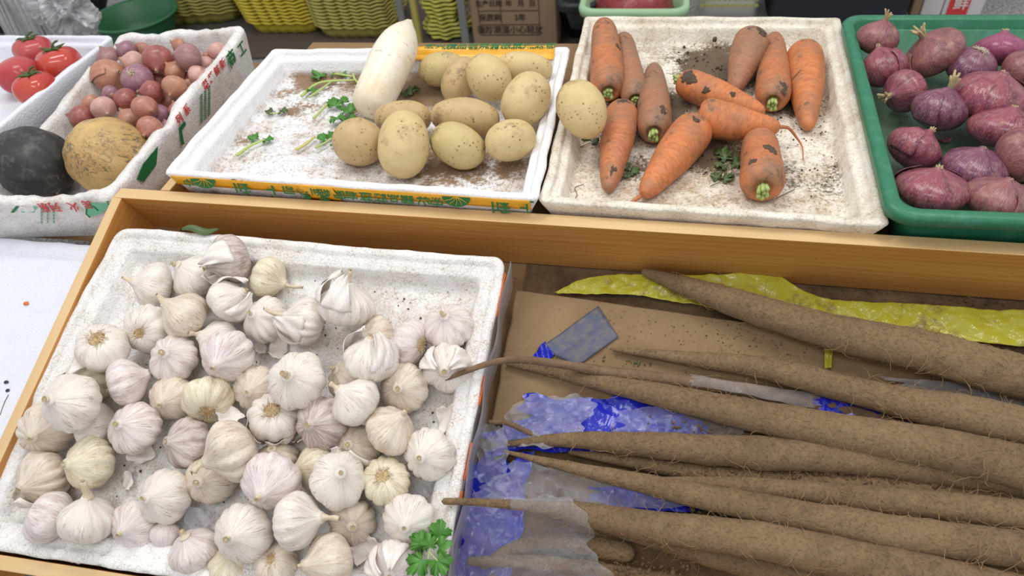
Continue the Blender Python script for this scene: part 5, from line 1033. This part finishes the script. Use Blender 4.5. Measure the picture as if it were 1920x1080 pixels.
# ------------------------------------------------------------ yams
YAMS = []
def yam(pts, mat, label, hairs=150, seed=0, rough=1., end=False, part='root'):
    """pts: px, py, radius px, height of the centre above the bin floor plane"""
    P = []; Rd = []
    for px, py, rp, h in pts: p = pl(px, py, h); P.append(toL(p)); Rd.append(rp*pxm(p))
    P = np.array(P); n = 280; A = spline(np.column_stack([P, Rd]), n); C_, rr = A[:, :3], np.maximum(A[:, 3], .0012)
    YAMS.append((C_.copy(), rr.copy()))
    k = 34; V, F = tube(C_, rr, k, False); V = np.array(V); cen = np.repeat(C_, k, 0); nn_ = V-cen; nl = np.linalg.norm(nn_, axis=1)[:, None]+1e-9
    d = sn(V, seed, 38, 3)[:, None]*.075+sn(V, seed+5, 150, 2)[:, None]*.03*rough+sn(V, seed+6, 420, 2)[:, None]*.014*rough
    V = cen+nn_*(1+d); V = [tuple(v) for v in V]; F = list(F)
    Tn0 = nrm(C_[0]-C_[1]); Tn1 = nrm(C_[-1]-C_[-2]); cap(V, F, [j for j in range(k)][::-1], tuple(C_[0]+Tn0*rr[0]*.8))
    if end:
        r0 = [(n-1)*k+j for j in range(k)]; cc = C_[-1]; prev = r0
        for s_, q in ((.45, .85), (.8, .55), (.95, .25)):
            ring = []
            for j in r0: v = np.array(V[j]); V.append(tuple(cc+(v-cc)*q+Tn1*rr[-1]*s_)); ring.append(len(V)-1)
            for j in range(k): F.append((prev[j], prev[(j+1) % k], ring[(j+1) % k], ring[j]))
            prev = ring
        cap(V, F, prev, tuple(cc+Tn1*rr[-1]))
    else: cap(V, F, [(n-1)*k+j for j in range(k)], tuple(C_[-1]))
    base = Lw(*C_[120]); th = thing('yam', label, 'yam', ML @ T(C_[120]), 'long iron yams in the lower bin'); V = np.array(V)-C_[120]
    obj('root_body', mesh('root_body', V, F, M[mat]), th)
    b = MB(); rs = np.random.RandomState(seed+9)
    for q in range(hairs):
        i = int(n*(.12+.88*rs.rand()**.8))-1; a = rs.rand()*6.28; t_ = nrm(C_[min(i+1, n-1)]-C_[i-1]); u = nrm(np.cross(t_, [0, 0, 1.])); v = np.cross(u, t_); nrv = u*math.cos(a)+v*abs(math.sin(a))*(1 if rs.rand() < .85 else -1)
        p0 = C_[i]+nrv*rr[i]*.98; ln = (.012+.03*rs.rand()**2)*min(1, rr[i]/.02+.3); sd = nrm(t_*rs.normal()+u*rs.normal()*.6+v*rs.normal()*.25)
        L_ = [p0]; cur = nrm(nrv*.6+sd)
        for s_ in range(5):
            cur = nrm(cur+nrm(rs.normal(size=3))*.55-nrv*.10-np.array([0, 0, .12])); nx_ = L_[-1]+cur*ln/5; dc = nx_-C_[i]; dc = dc-dc.dot(t_)*t_
            if np.linalg.norm(dc) < rr[i]*1.0: nx_ = nx_+nrm(dc)*(rr[i]*1.02-np.linalg.norm(dc))
            L_.append(nx_)
        b.tube(np.array(L_)-C_[120], [.00045, .0004, .0004, .0003, .0003, .0002], 3, 0, False)
    if hairs: tag(b.build('root_hairs', M['hair'], th), kind='stuff')
    return th
yam([(1150, 655, 4, CB+.010), (1300, 673, 14, CB+.018), (1430, 690, 20, -.078), (1560, 722, 26, -.072), (1700, 757, 31, -.068), (1850, 786, 36, -.066), (2060, 830, 40, -.066)], 'yam', 'yam second from the rail, its tip beside the blue tape piece', 200, 2)
yam([(835, 711, 4, .004), (880, 694, 5, .010), (930, 678, 6, .004), (985, 675, 7, -.03), (1060, 684, 8, -.062), (1160, 700, 10, -.085), (1300, 718, 13, -.094), (1440, 738, 15, -.098), (1600, 775, 16, -.098), (1750, 810, 16, -.100)], 'yam_dark', 'thin dark yam root whose curved tip lies over the garlic tray rim', 40, 3, .6)
yam([(952, 683, 4, CB+.008), (1050, 700, 10, -.092), (1200, 733, 20, -.084), (1400, 776, 29, -.074), (1600, 815, 36, -.066), (1800, 852, 41, -.060), (2060, 905, 44, -.058)], 'yam', 'long thick yam just below the thin curved one, third from the rail', 220, 4)
yam([(948, 832, 5, -.088), (1060, 825, 14, -.084), (1200, 833, 23, -.080), (1400, 848, 31, -.078), (1600, 858, 33, -.080), (1800, 885, 34, -.084), (2060, 930, 34, -.086)], 'yam', 'yam starting above the clear bag and passing under the thick third one', 160, 5)
yam([(1068, 848, 4, -.096), (1160, 862, 11, -.094), (1300, 885, 15, -.094), (1450, 900, 18, -.092), (1650, 915, 22, -.092), (1850, 935, 24, -.094), (2060, 955, 24, -.094)], 'yam', 'slender yam half buried in earth crumbs in the middle of the heap', 120, 6)
yam([(1215, 900, 5, -.078), (1330, 908, 15, -.074), (1470, 918, 20, -.072), (1650, 938, 25, -.070), (1800, 952, 28, -.070), (2060, 985, 30, -.070)], 'yam', 'pale smooth yam directly above the one with the finest long taper', 150, 7)
yam([(945, 846, 3, -.070), (1050, 872, 10, -.066), (1200, 905, 18, -.064), (1340, 936, 24, -.060), (1500, 966, 28, -.058), (1700, 1004, 33, -.056), (1850, 1022, 36, -.056), (2060, 1050, 38, -.056)], 'yam', 'yam with the longest even taper, crossing the clear bag in the middle', 180, 8)
yam([(1300, 985, 14, -.098), (1450, 990, 20, -.096), (1650, 1030, 24, -.094), (1900, 1075, 28, -.094), (2060, 1100, 28, -.094)], 'yam', 'shaded yam lying deep between the two front yams', 60, 9)
yam([(832, 940, 6, .002), (880, 941, 7, -.004), (960, 946, 9, -.030), (1040, 953, 14, -.052), (1110, 966, 22, -.062), (1240, 990, 30, -.062), (1400, 1010, 34, -.060), (1560, 1040, 38, -.058), (1750, 1085, 42, -.056), (1950, 1130, 44, -.056)], 'yam', 'front yam whose blunt thin tip sticks out over the garlic tray rim', 200, 10)
yam([(1125, 988, 12, -.096), (1240, 1015, 18, -.094), (1400, 1058, 24, -.090), (1560, 1095, 28, -.088), (1750, 1145, 30, -.088)], 'yam', 'yam at the lower edge of the picture, right below the front thick one', 120, 11)
yam([(905, 1062, 8, -.098), (960, 1030, 12, -.098), (1040, 1015, 17, -.096), (1110, 1022, 20, -.094), (1172, 1036, 18, -.094)], 'yam', 'short rounded yam end poking out of the clear plastic bag', 40, 12, 1, True)
yam([(880, 1052, 8, -.086), (1000, 1054, 12, -.090), (1120, 1068, 14, -.098), (1300, 1100, 18, -.100)], 'yam', 'thin yam along the bottom edge beneath the clear plastic', 20, 13)
yam([(918, 791, 4, -.040), (950, 793, 5, -.060), (985, 808, 5, -.080), (1020, 826, 4, -.094)], 'yam_dark', 'short hooked root tip at the right side of the garlic tray', 6, 14, .6)
yam([(1207, 510, 7, CB+.016), (1290, 538, 19, -.082), (1400, 575, 27, -.074), (1560, 622, 33, -.066), (1720, 655, 38, -.062), (1850, 690, 41, -.060), (2060, 745, 44, -.058)], 'yam', 'topmost yam, nearest the wooden rail, lying across the yellow bag', 220, 15)
# ------------------------------------------------------------ plastic bags
D = YAMS
M['blue2'] = M['blue']
sheet('blue_plastic_bag', 'crumpled blue plastic bag lying flat under the yams left of centre', 'plastic bag', [(1000, 745), (1310, 742), (1330, 860), (900, 850)], CB+.004, 'blue', 7, .006, 30, edge=.12, group='blue plastic bags')
sheet('blue_plastic_bag', 'blue plastic bag in the front left corner of the yam bin', 'plastic bag', [(880, 870), (1000, 850), (960, 1090), (850, 1090)], CB-.004, 'blue', 8, .006, 30, edge=.08, group='blue plastic bags')
sheet('blue_plastic_bag', 'blue bag end showing between the two middle yams', 'plastic bag', [(1105, 915), (1300, 905), (1330, 960), (1120, 955)], -.100, 'blue', 9, .005, 50, edge=.1, group='blue plastic bags')
sheet('blue_plastic_bag', 'narrow bright blue plastic between the second and third yam', 'plastic bag', [(1525, 742), (1660, 765), (1655, 790), (1535, 775)], -.088, 'blue', 10, .003, 50, edge=.1, group='blue plastic bags')
sheet('clear_plastic_bag', 'clear crinkled plastic with embossed patch over the blue bag', 'plastic bag', [(985, 742), (1120, 746), (1085, 835), (905, 848)], CB+.014, 'film_white', 11, .009, 40, edge=.1, group='clear plastic bags')
sheet('clear_plastic_bag', 'clear plastic running from the blue bag to the right between two yams', 'plastic bag', [(1180, 762), (1440, 768), (1400, 815), (1120, 850)], CB+.014, 'film', 12, .008, 45, edge=.1, group='clear plastic bags')
sheet('clear_plastic_bag', 'milky plastic strip over the thin yam, second gap from the rail', 'plastic bag', [(1300, 705), (1535, 742), (1530, 768), (1290, 722)], -.088, 'film', 13, .004, 40, edge=.05, group='clear plastic bags')
sheet('clear_plastic_bag', 'milky plastic between the top two yams at the right edge', 'plastic bag', [(1650, 708), (1960, 735), (1960, 768), (1720, 748)], -.095, 'film_white', 14, .006, 45, edge=.1, group='clear plastic bags')
sheet('clear_plastic_bag', 'large clear bag panel between the long-taper yam and the front yam', 'plastic bag', [(960, 868), (1150, 880), (1330, 950), (880, 950)], -.088, 'film_white', 15, .010, 35, edge=.08, group='clear plastic bags')
sheet('clear_plastic_bag', 'clear bag edge hanging at the right side of the garlic tray', 'plastic bag', [(905, 800), (950, 800), (955, 905), (890, 905)], -.07, 'film', 16, .010, 60, edge=.1, group='clear plastic bags')
sheet('clear_plastic_bag', 'torn clear bag covering the thin end of the front yam', 'plastic bag', [(885, 925), (1085, 940), (1140, 1095), (842, 1095)], -.082, 'film', 17, .010, 38, edge=.07, drape=[(c_[20:] if 0 else c_, r_) for c_, r_ in D], group='clear plastic bags')
def lclods(label, pts, z0, seed, mat='soil', cat='soil'):
    b = MB(); rs = np.random.RandomState(seed)
    for px, py, sx_, sy_, n, smax in pts:
        for k in range(n):
            p = toL(pl(px+rs.normal()*sx_, py+rs.normal()*sy_, z0)); s = (.2+.8*rs.rand()**3)*smax
            V, F = lathe([(-1, .05), (-.55, .8), (.1, 1), (.65, .7), (1, .05)], 7); V = np.array(V); V = V*s*(1+.4*sn(V, k+seed, 2.2)[:, None]); b.add(V+p, F)
    return tag(b.build('earth_crumbs', M[mat], None, ML), label, cat, kind='stuff')
lclods('crumbly clods of brown earth lying between the middle yams', [(1700, 905, 60, 10, 160, .006), (1560, 890, 60, 8, 100, .005), (1450, 895, 80, 10, 90, .003), (1350, 800, 70, 14, 120, .0025), (1300, 970, 60, 12, 90, .003), (1200, 1065, 60, 10, 160, .003), (1500, 1000, 120, 14, 80, .003), (1350, 870, 90, 10, 100, .0025)], -.082, 3)
lclods('fine earth crumbs on the bin floor along the wooden rail', [(1700, 560, 150, 14, 200, .0025), (1050, 515, 60, 10, 60, .0012), (1850, 650, 60, 8, 60, .002), (1460, 515, 40, 5, 40, .0018)], -.118, 5)
lclods('earth dust and root bits scattered on the cardboard', [(1200, 640, 120, 40, 220, .0009), (1400, 620, 90, 30, 220, .0011), (1450, 660, 60, 25, 160, .0012), (1100, 760, 80, 12, 80, .001)], CB+.003, 7)
lclods('dark wilted crumbs on the cardboard beside the blue tape piece', [(1190, 683, 12, 4, 26, .0022), (1132, 672, 5, 3, 12, .0016)], CB+.003, 8, 'leaf_dark', 'leaf litter')
# ------------------------------------------------------------ bits on the left lid
def bit(px, py, s, mat, label, cat, seed, name):
    V, F = lathe([(-1, .05), (-.5, .8), (0, 1), (.6, .7), (1, .05)], 10); V = np.array(V); V = V*np.array([s, s*.6, s*.25])*(1+.4*sn(V, seed, 2.2)[:, None]); p = toL(pl(px, py, -.0705)); tag(obj(name, mesh(name, V, F, M[mat]), None, ML @ T(p+np.array([0, 0, s*.22]))), label, cat)
bit(50, 570, .006, 'tape_orange', 'orange and red food scrap on the foam lid at the left', 'food scrap', 1, 'food_scrap')
bit(12, 717, .004, 'squash_dark', 'dark curled crumb at the left edge of the foam lid', 'crumb', 2, 'dark_crumb'); bit(15, 732, .004, 'squash_dark', 'second dark crumb just below the first on the foam lid', 'crumb', 3, 'dark_crumb')
b = MB(); b.tube(spline([toL(pl(x, y, -.0695)) for x, y in ((16, 740), (8, 755), (0, 778))], 10), .0005, 5); tag(b.build('fine_root', M['yam_dark'], None, ML), 'fine dry root thread on the foam lid at the left edge', 'root thread')
# ------------------------------------------------------------ behind the stand
ORD = ['lowest', 'second lowest', 'third from the bottom,', 'fourth from the bottom,', 'fifth from the bottom,', 'sixth from the bottom,', 'seventh from the bottom,', 'eighth from the bottom,', 'ninth from the bottom,', 'tenth from the bottom,', 'eleventh from the bottom,', 'twelfth from the bottom,', 'thirteenth from the bottom,', 'fourteenth from the bottom,', 'fifteenth from the bottom,', 'sixteenth from the bottom,', 'seventeenth from the bottom,', 'eighteenth from the bottom,', 'nineteenth from the bottom,', 'twentieth from the bottom,', 'twenty-first from the bottom,', 'twenty-second from the bottom,']
def bgp(px, py, z): return pz(px, py, z)
def basket_mesh(w1, d1, w2, d2, H, wav, nw):
    V = []; n = 120; rows = [(0, 0), (.5, .5), (.82, .86), (.9, 1.06), (1, 1.10), (.98, 1.02), (.84, .82), (.1, .02)]
    for z, f in rows:
        w = w1+(w2-w1)*z; d = d1+(d2-d1)*z
        if .85 < z: w += .012*(f-.9)*8; d += .012*(f-.9)*8
        for j in range(n):
            a = j/n*2*math.pi; c, s = math.cos(a), math.sin(a); e = 5; r = 1/((abs(c)**e+abs(s)**e)**(1/e)); k = 1+wav*math.sin(a*nw)*(.4+.6*z)
            V.append((w/2*r*c*k, d/2*r*s*k, H*z+.004*math.sin(a*nw*1.0+1)*z))
    F = gridF(len(rows), n, True); F.append(tuple(range(n))[::-1]); F.append(tuple((len(rows)-1)*n+j for j in range(n)))
    return mesh('basket_wall', V, F, None or M['basket_yellow'])
def basket_stack(px0, px1, pybase, z0, lean, mat, label, count, dz, depth_, yaw=0, grp=None, band=None):
    a = bgp(px0, pybase, z0); b_ = bgp(px1, pybase, z0); w = np.linalg.norm(b_-a)*1.12; c = (a+b_)/2+np.array([0, depth_/2, .018])
    for k in range(count):
        mt = M[band] if band and k in (9, 10) else M[mat]
        V = []; n = 144; H = .05; rows = [(.0, .90), (.45, .935), (.80, .965), (.84, 1.03), (.90, 1.05), (.96, 1.035), (1.0, .99), (.9, .955), (.1, .90)]
        for z, f in rows:
            for j in range(n):
                t_ = j/n*2*math.pi; c_, s_ = math.cos(t_), math.sin(t_); e = 6; r = 1/((abs(c_)**e+abs(s_)**e)**(1/e)); kk = f*(1+.03*math.sin(t_*22))
                V.append((w/2*r*c_*kk, depth_/2*r*s_*kk, H*z+.004*math.sin(t_*22+.8)))
        F = gridF(len(rows), n, True); F.append(tuple(range(n))[::-1]); F.append(tuple((len(rows)-1)*n+j for j in range(n)))
        o = obj('yellow_basket', mesh('yellow_basket', V, F, mt), None, T(c+np.array([lean*k*dz, 0, k*dz+.002])) @ Matrix.Rotation(yaw, 4, 'Z'))
        tag(o, ORD[k]+' '+label, 'basket', grp or label)
basket_stack(276, 432, 56, FZ, -.18, 'basket_olive', 'olive-yellow woven basket stacked behind the shallot box', 22, .0135, .30, .12, 'nested baskets behind the shallot box')
basket_stack(474, 594, 73, FZ, -.25, 'basket_yellow', 'bright yellow woven basket of the stack left of the banded stack', 22, .0135, .30, 0, 'bright yellow nested baskets')
basket_stack(602, 728, 82, FZ, -.10, 'basket_olive', 'woven basket of the grey-banded stack behind the radish', 22, .0135, .30, 0, 'nested baskets with a grey band', 'grey_post')
# scalloped lemon trays, nested upright
c = bgp(832, 88, FZ)+np.array([0, .10, .018])
for k in range(22):
    V = []; n = 90; q = 1+.16*math.sin(k*1.05); w = .078*q
    for z, f in ((0, .8), (.3, 1.0), (.6, 1.05), (1, .98), (.8, .9), (.1, .75)):
        for j in range(n):
            t_ = j/n*2*math.pi; V.append((w*f*math.cos(t_)*(1+.07*math.cos(t_*9+k*.3)), .09*f*math.sin(t_)*(1+.07*math.cos(t_*9+k*.3)), .016*z))
    F = gridF(6, n, True); F.append(tuple(range(n))[::-1]); F.append(tuple(5*n+j for j in range(n)))
    tag(obj('scalloped_tray', mesh('scalloped_tray', V, F, M['basket_lemon']), None, T(c+np.array([0, 0, .0155*k+.001]))), ORD[k]+' scalloped lemon tray of the pile left of the brown carton', 'tray', 'scalloped trays nested in a slim pile')
def bbox(name, label, cat, px0, px1, pyb, z0, dep, hgt, mat, yaw=0., top=None, group=None):
    a = bgp(px0, pyb, z0); b_ = bgp(px1, pyb, z0); w = np.linalg.norm(b_-a); d = nrm(b_-a); me_ = MB().box((0, 0, 0), (w, dep, hgt))
    Mt = T(a) @ Matrix.Rotation(math.atan2(d[1], d[0])+yaw, 4, 'Z'); o = me_.build(name, M[mat], None, Mt, False); bv = o.modifiers.new('b', 'BEVEL'); bv.width = .006; bv.segments = 3
    bpy.context.view_layer.update(); return tag(o, label, cat, group), w, Mt
carton, w, Mt = bbox('brown_carton', 'brown shipping carton with a printed table, behind the potato tray', 'carton', 890, 1046, 96, FZ+.017, .30, .42, 'carton')
def onc(x, z): return Mt @ T((x, -.0022, z))
RX = Matrix.Rotation(math.pi/2, 4, 'X')
b = MB(); x0, x1, xm = .10*w, .80*w, .36*w; zs = [.062, .100, .150, .200, .250, .300]
for z in zs: b.box((x0, -.0014, z-.0012), (x1, -.0006, z+.0012))
for x, za in ((x0, zs[0]), (x1, zs[0]), (xm, zs[1])): b.box((x-.0012, -.0016, za), (x+.0012, -.0006, zs[-1]))
b.build('printed_table', M['print_dark'], carton, None, False)
for body, x, z, s in (('谨防潮湿小心轻放', .45*w, .080, .030), ('保质期', .23*w, .125, .027), ('2年', .58*w, .125, .027), ('生产日期', .23*w, .175, .024), ('年', .46*w, .175, .024), ('月', .60*w, .175, .024), ('日', .73*w, .175, .024), ('规    格', .23*w, .225, .026), ('61x45x39mm', .55*w, .225, .026), ('装箱数', .23*w, .275, .028), ('450  套', .59*w, .275, .040)):
    lettering('carton_lettering', body, s, carton, onc(x, z) @ RX, M['print_dark'])
for px0, px1, pb_, dep, h_, mat, lab in ((758, 770, 100, .02, .4, 'grey_post', 'grey post between the banded basket stack and the scalloped trays'), (782, 792, 92, .03, .4, 'basket_olive', 'narrow olive plastic edge left of the scalloped trays'), (868, 882, 100, .02, .4, 'grey_post', 'grey post left of the brown carton')):
    bbox('upright_post', lab, 'post', px0, px1, pb_, FZ+.017, dep, h_, mat)
def crate(name, label, px0, px1, pyb, z0, dep, hgt, mat, flare=.03, cat='crate', slots=None, rim=.012):
    a = bgp(px0, pyb, z0); b_ = bgp(px1, pyb, z0); w = np.linalg.norm(b_-a); d = nrm(b_-a)
    if hgt == 0: hgt = z0-FZ; a = a-np.array([0, 0, hgt])
    Mt = T(a) @ Matrix.Rotation(math.atan2(d[1], d[0]), 4, 'Z')
    prof = [(.0+flare, 0), (flare*.5, hgt*.5), (.008, hgt-.03), (-rim, hgt-.028), (-rim-.003, hgt-.012), (-rim, hgt), (0, hgt), (.006, hgt-.006), (flare+.006, .012), (flare+.03, .010)]
    V, F = tray([(0, 0), (w, 0), (w, dep), (0, dep)], prof, .04, 1, .0001); th = thing(name, label, cat, Mt); obj('tub', mesh('tub', V, F, M[mat]), th); return th, w, Mt
crate('black_crate', 'black plastic crate behind the gap between the potato and carrot trays', 1052, 1140, 85, FZ, .28, .14, 'black')
crate('black_crate', 'black plastic crate at the lower left of the mint basket, nested on another', 1050, 1120, 62, FZ+.16, .26, .10, 'black')
mint, w, Mt = crate('mint_basket', 'mint green slotted basket with red net bags, behind the carrot tray', 1092, 1284, 16, FZ+.30, .30, .0, 'mint', .03)
b = MB()
for k in range(30): x = .04*w+k*.92*w/30; b.box((x, .004, .225), (x+.006, .016, .262))
tag(b.build('slots', M['black'], mint, None, False), kind='stuff')
V, F = lathe([(-math.cos(x), math.sin(x)) for x in np.linspace(.001, 3.14, 30)], 50); V = np.array(V); V = V*(1+.10*sn(V, 3, 4, 3)[:, None])*np.array([w*.43, .12, .11])
tag(obj('red_net_bag', mesh('red_net_bag', V, F, M['redbag']), None, Mt @ T((w/2, .15, .235))), 'dark red net bag of goods inside the mint basket', 'net bag')
wb, w, Mt = crate('white_basket', 'white plastic basket with square holes behind the carrot tray', 1303, 1424, 46, FZ, .25, .25, 'white_plastic', .015)
for r_ in range(4):
    for k in range(11):
        o = MB().box((0, 0, 0), (.013, .005, .010)).build('hole', M['basket_olive'], wb, T((.06*w, .0095, .062)), False) if (r_*11+k) == 0 else None
        if o is not None: h0 = o
        else:
            c_ = h0.copy(); COL.objects.link(c_); c_.parent = wb; c_.matrix_local = T((.06*w+k*.082*w, .0095-r_*.0016, .062+r_*.024))
MB().box((.3*w, .003, .150), (.72*w, .010, .172)).build('yellow_sticker', M['basket_yellow'], wb, None, False)
bbox('low_pallet', 'low dark brown board on the floor under the yellow basket stacks', 'board', 150, 1150, 112, FZ, .62, .016, 'pallet')
# navy cloth bag, leaning cartons
def softbox(name, label, cat, px0, px1, pyb, dep, hgt, mat, seed):
    a = bgp(px0, pyb, FZ); b_ = bgp(px1, pyb, FZ); w = np.linalg.norm(b_-a); n = 40; V, F = lathe([(-math.cos(x), math.sin(x)**.5) for x in np.linspace(.001, 3.14, 30)], 60); V = np.array(V); c_, s_ = V[:, 0], V[:, 1]
    e = 4; r = 1/((np.abs(c_)**e+np.abs(s_)**e)**(1/e)+1e-6)*np.hypot(c_, s_); r = np.clip(r, .5, 1.3); V = V*np.column_stack([r, r, r*0+1])*(1+.05*sn(V, seed, 5, 3)[:, None])*np.array([w/2, dep/2, hgt/2]); V[:, 2] = np.maximum(V[:, 2], -hgt/2*.96)
    return tag(obj(name, mesh(name, V, F, M[mat]), None, T((a+b_)/2+np.array([0, dep/2, hgt/2*.97]))), label, cat)
bbox('covered_box', 'box covered with dark navy cloth on the floor behind the carrot tray', 'box', 1442, 1692, 52, FZ, .34, .42, 'navy')
softbox('cloth_bag', 'black cloth bag on the floor behind the left tomato tray', 'bag', -60, 170, 75, .3, .30, 'black', 6)
for px0, px1, pb_, dep, h_, mat, lab in ((1705, 1722, 30, .25, .30, 'carton', 'thin brown carton standing edge-on behind the onion tray'), (1724, 1762, 30, .25, .30, 'carton_white', 'white carton standing between the brown one and the red-labelled one')):
    bbox('flat_carton', lab, 'carton', px0, px1, pb_, FZ, dep, h_, mat, .0)
rc_, w, Mt = bbox('white_carton', 'white carton with a red label and white character, behind the onion tray', 'carton', 1764, 1838, 30, FZ, .28, .30, 'carton_white')
MB().box((.10*w, -.003, .005), (.62*w, -.0004, .28)).build('red_label', M['print_red'], rc_, None, False)
lettering('carton_lettering', '鲜', .05, rc_, Mt @ T((.40*w, -.0042, .045)) @ RX, M['white_plastic'])
# green basin
c = bgp(208, 44, FZ+.17)+np.array([0, .14, 0]); th = thing('green_basin', 'large dark green plastic basin behind the tomato tray', 'basin', T((c[0], c[1], FZ)))
V, F = lathe([(0, .001), (.0, .14), (.08, .175), (.16, .205), (.185, .222), (.19, .235), (.197, .236), (.20, .225), (.19, .212), (.10, .178), (.012, .14), (.010, .001)], 80); V = np.array(V)*np.array([.72, .72, .75]); obj('tub', mesh('tub', V, F, M['basin']), th)
# bundle of white plastic bags hanging
def pleats(px0, px1, pyb, z0, z1, seed, mat, label, y0, amp=.02):
    a = pz(px0, pyb, z0); b_ = pz(px1, pyb, z0); n, m_ = 30, 160; V = []
    for i in range(n):
        t = i/(n-1)
        for j in range(m_):
            u = j/(m_-1); p = a*(1-u)+b_*u; ph = u*105+2*math.sin(u*9+seed); V.append((p[0]+(.5-u)*.05*t+.004*math.sin(ph*1.3), p[1]+amp*math.sin(ph)*(1-.3*t)+.01*math.sin(u*13+t*4+seed), z0+(z1-z0)*t-.018*abs(math.sin(u*31+seed))*(1-t)))
    o = obj('hanging_bags', mesh('hanging_bags', V, gridF(n, m_), M[mat]), None); s_ = o.modifiers.new('s', 'SOLIDIFY'); s_.thickness = .004
    return o
o = pleats(12, 100, 62, -.20, .12, 1, 'bagwhite' if 'bagwhite' in M else 'film_white', '', 0); o.name = 'plastic_bag_bundle'; tag(o, 'bundle of white plastic bags hanging with pleated ends behind the tomato tray', 'plastic bags')
sv = FZ
V, F = lathe([(-math.cos(x), math.sin(x)) for x in np.linspace(.001, 3.14, 40)], 70); V = np.array(V); nn_ = (1-np.abs(sn(V, 5, 5, 4)))[:, None]; V = V*(.55+.55*nn_)*np.array([.10, .06, .10])
p = pz(112, 6, -.10); tag(obj('crumpled_plastic_bag', mesh('crumpled_plastic_bag', V, F, M['bagwhite'], False), None, T(p)), 'shiny crumpled white plastic bag right of the pleated bags', 'plastic bag')
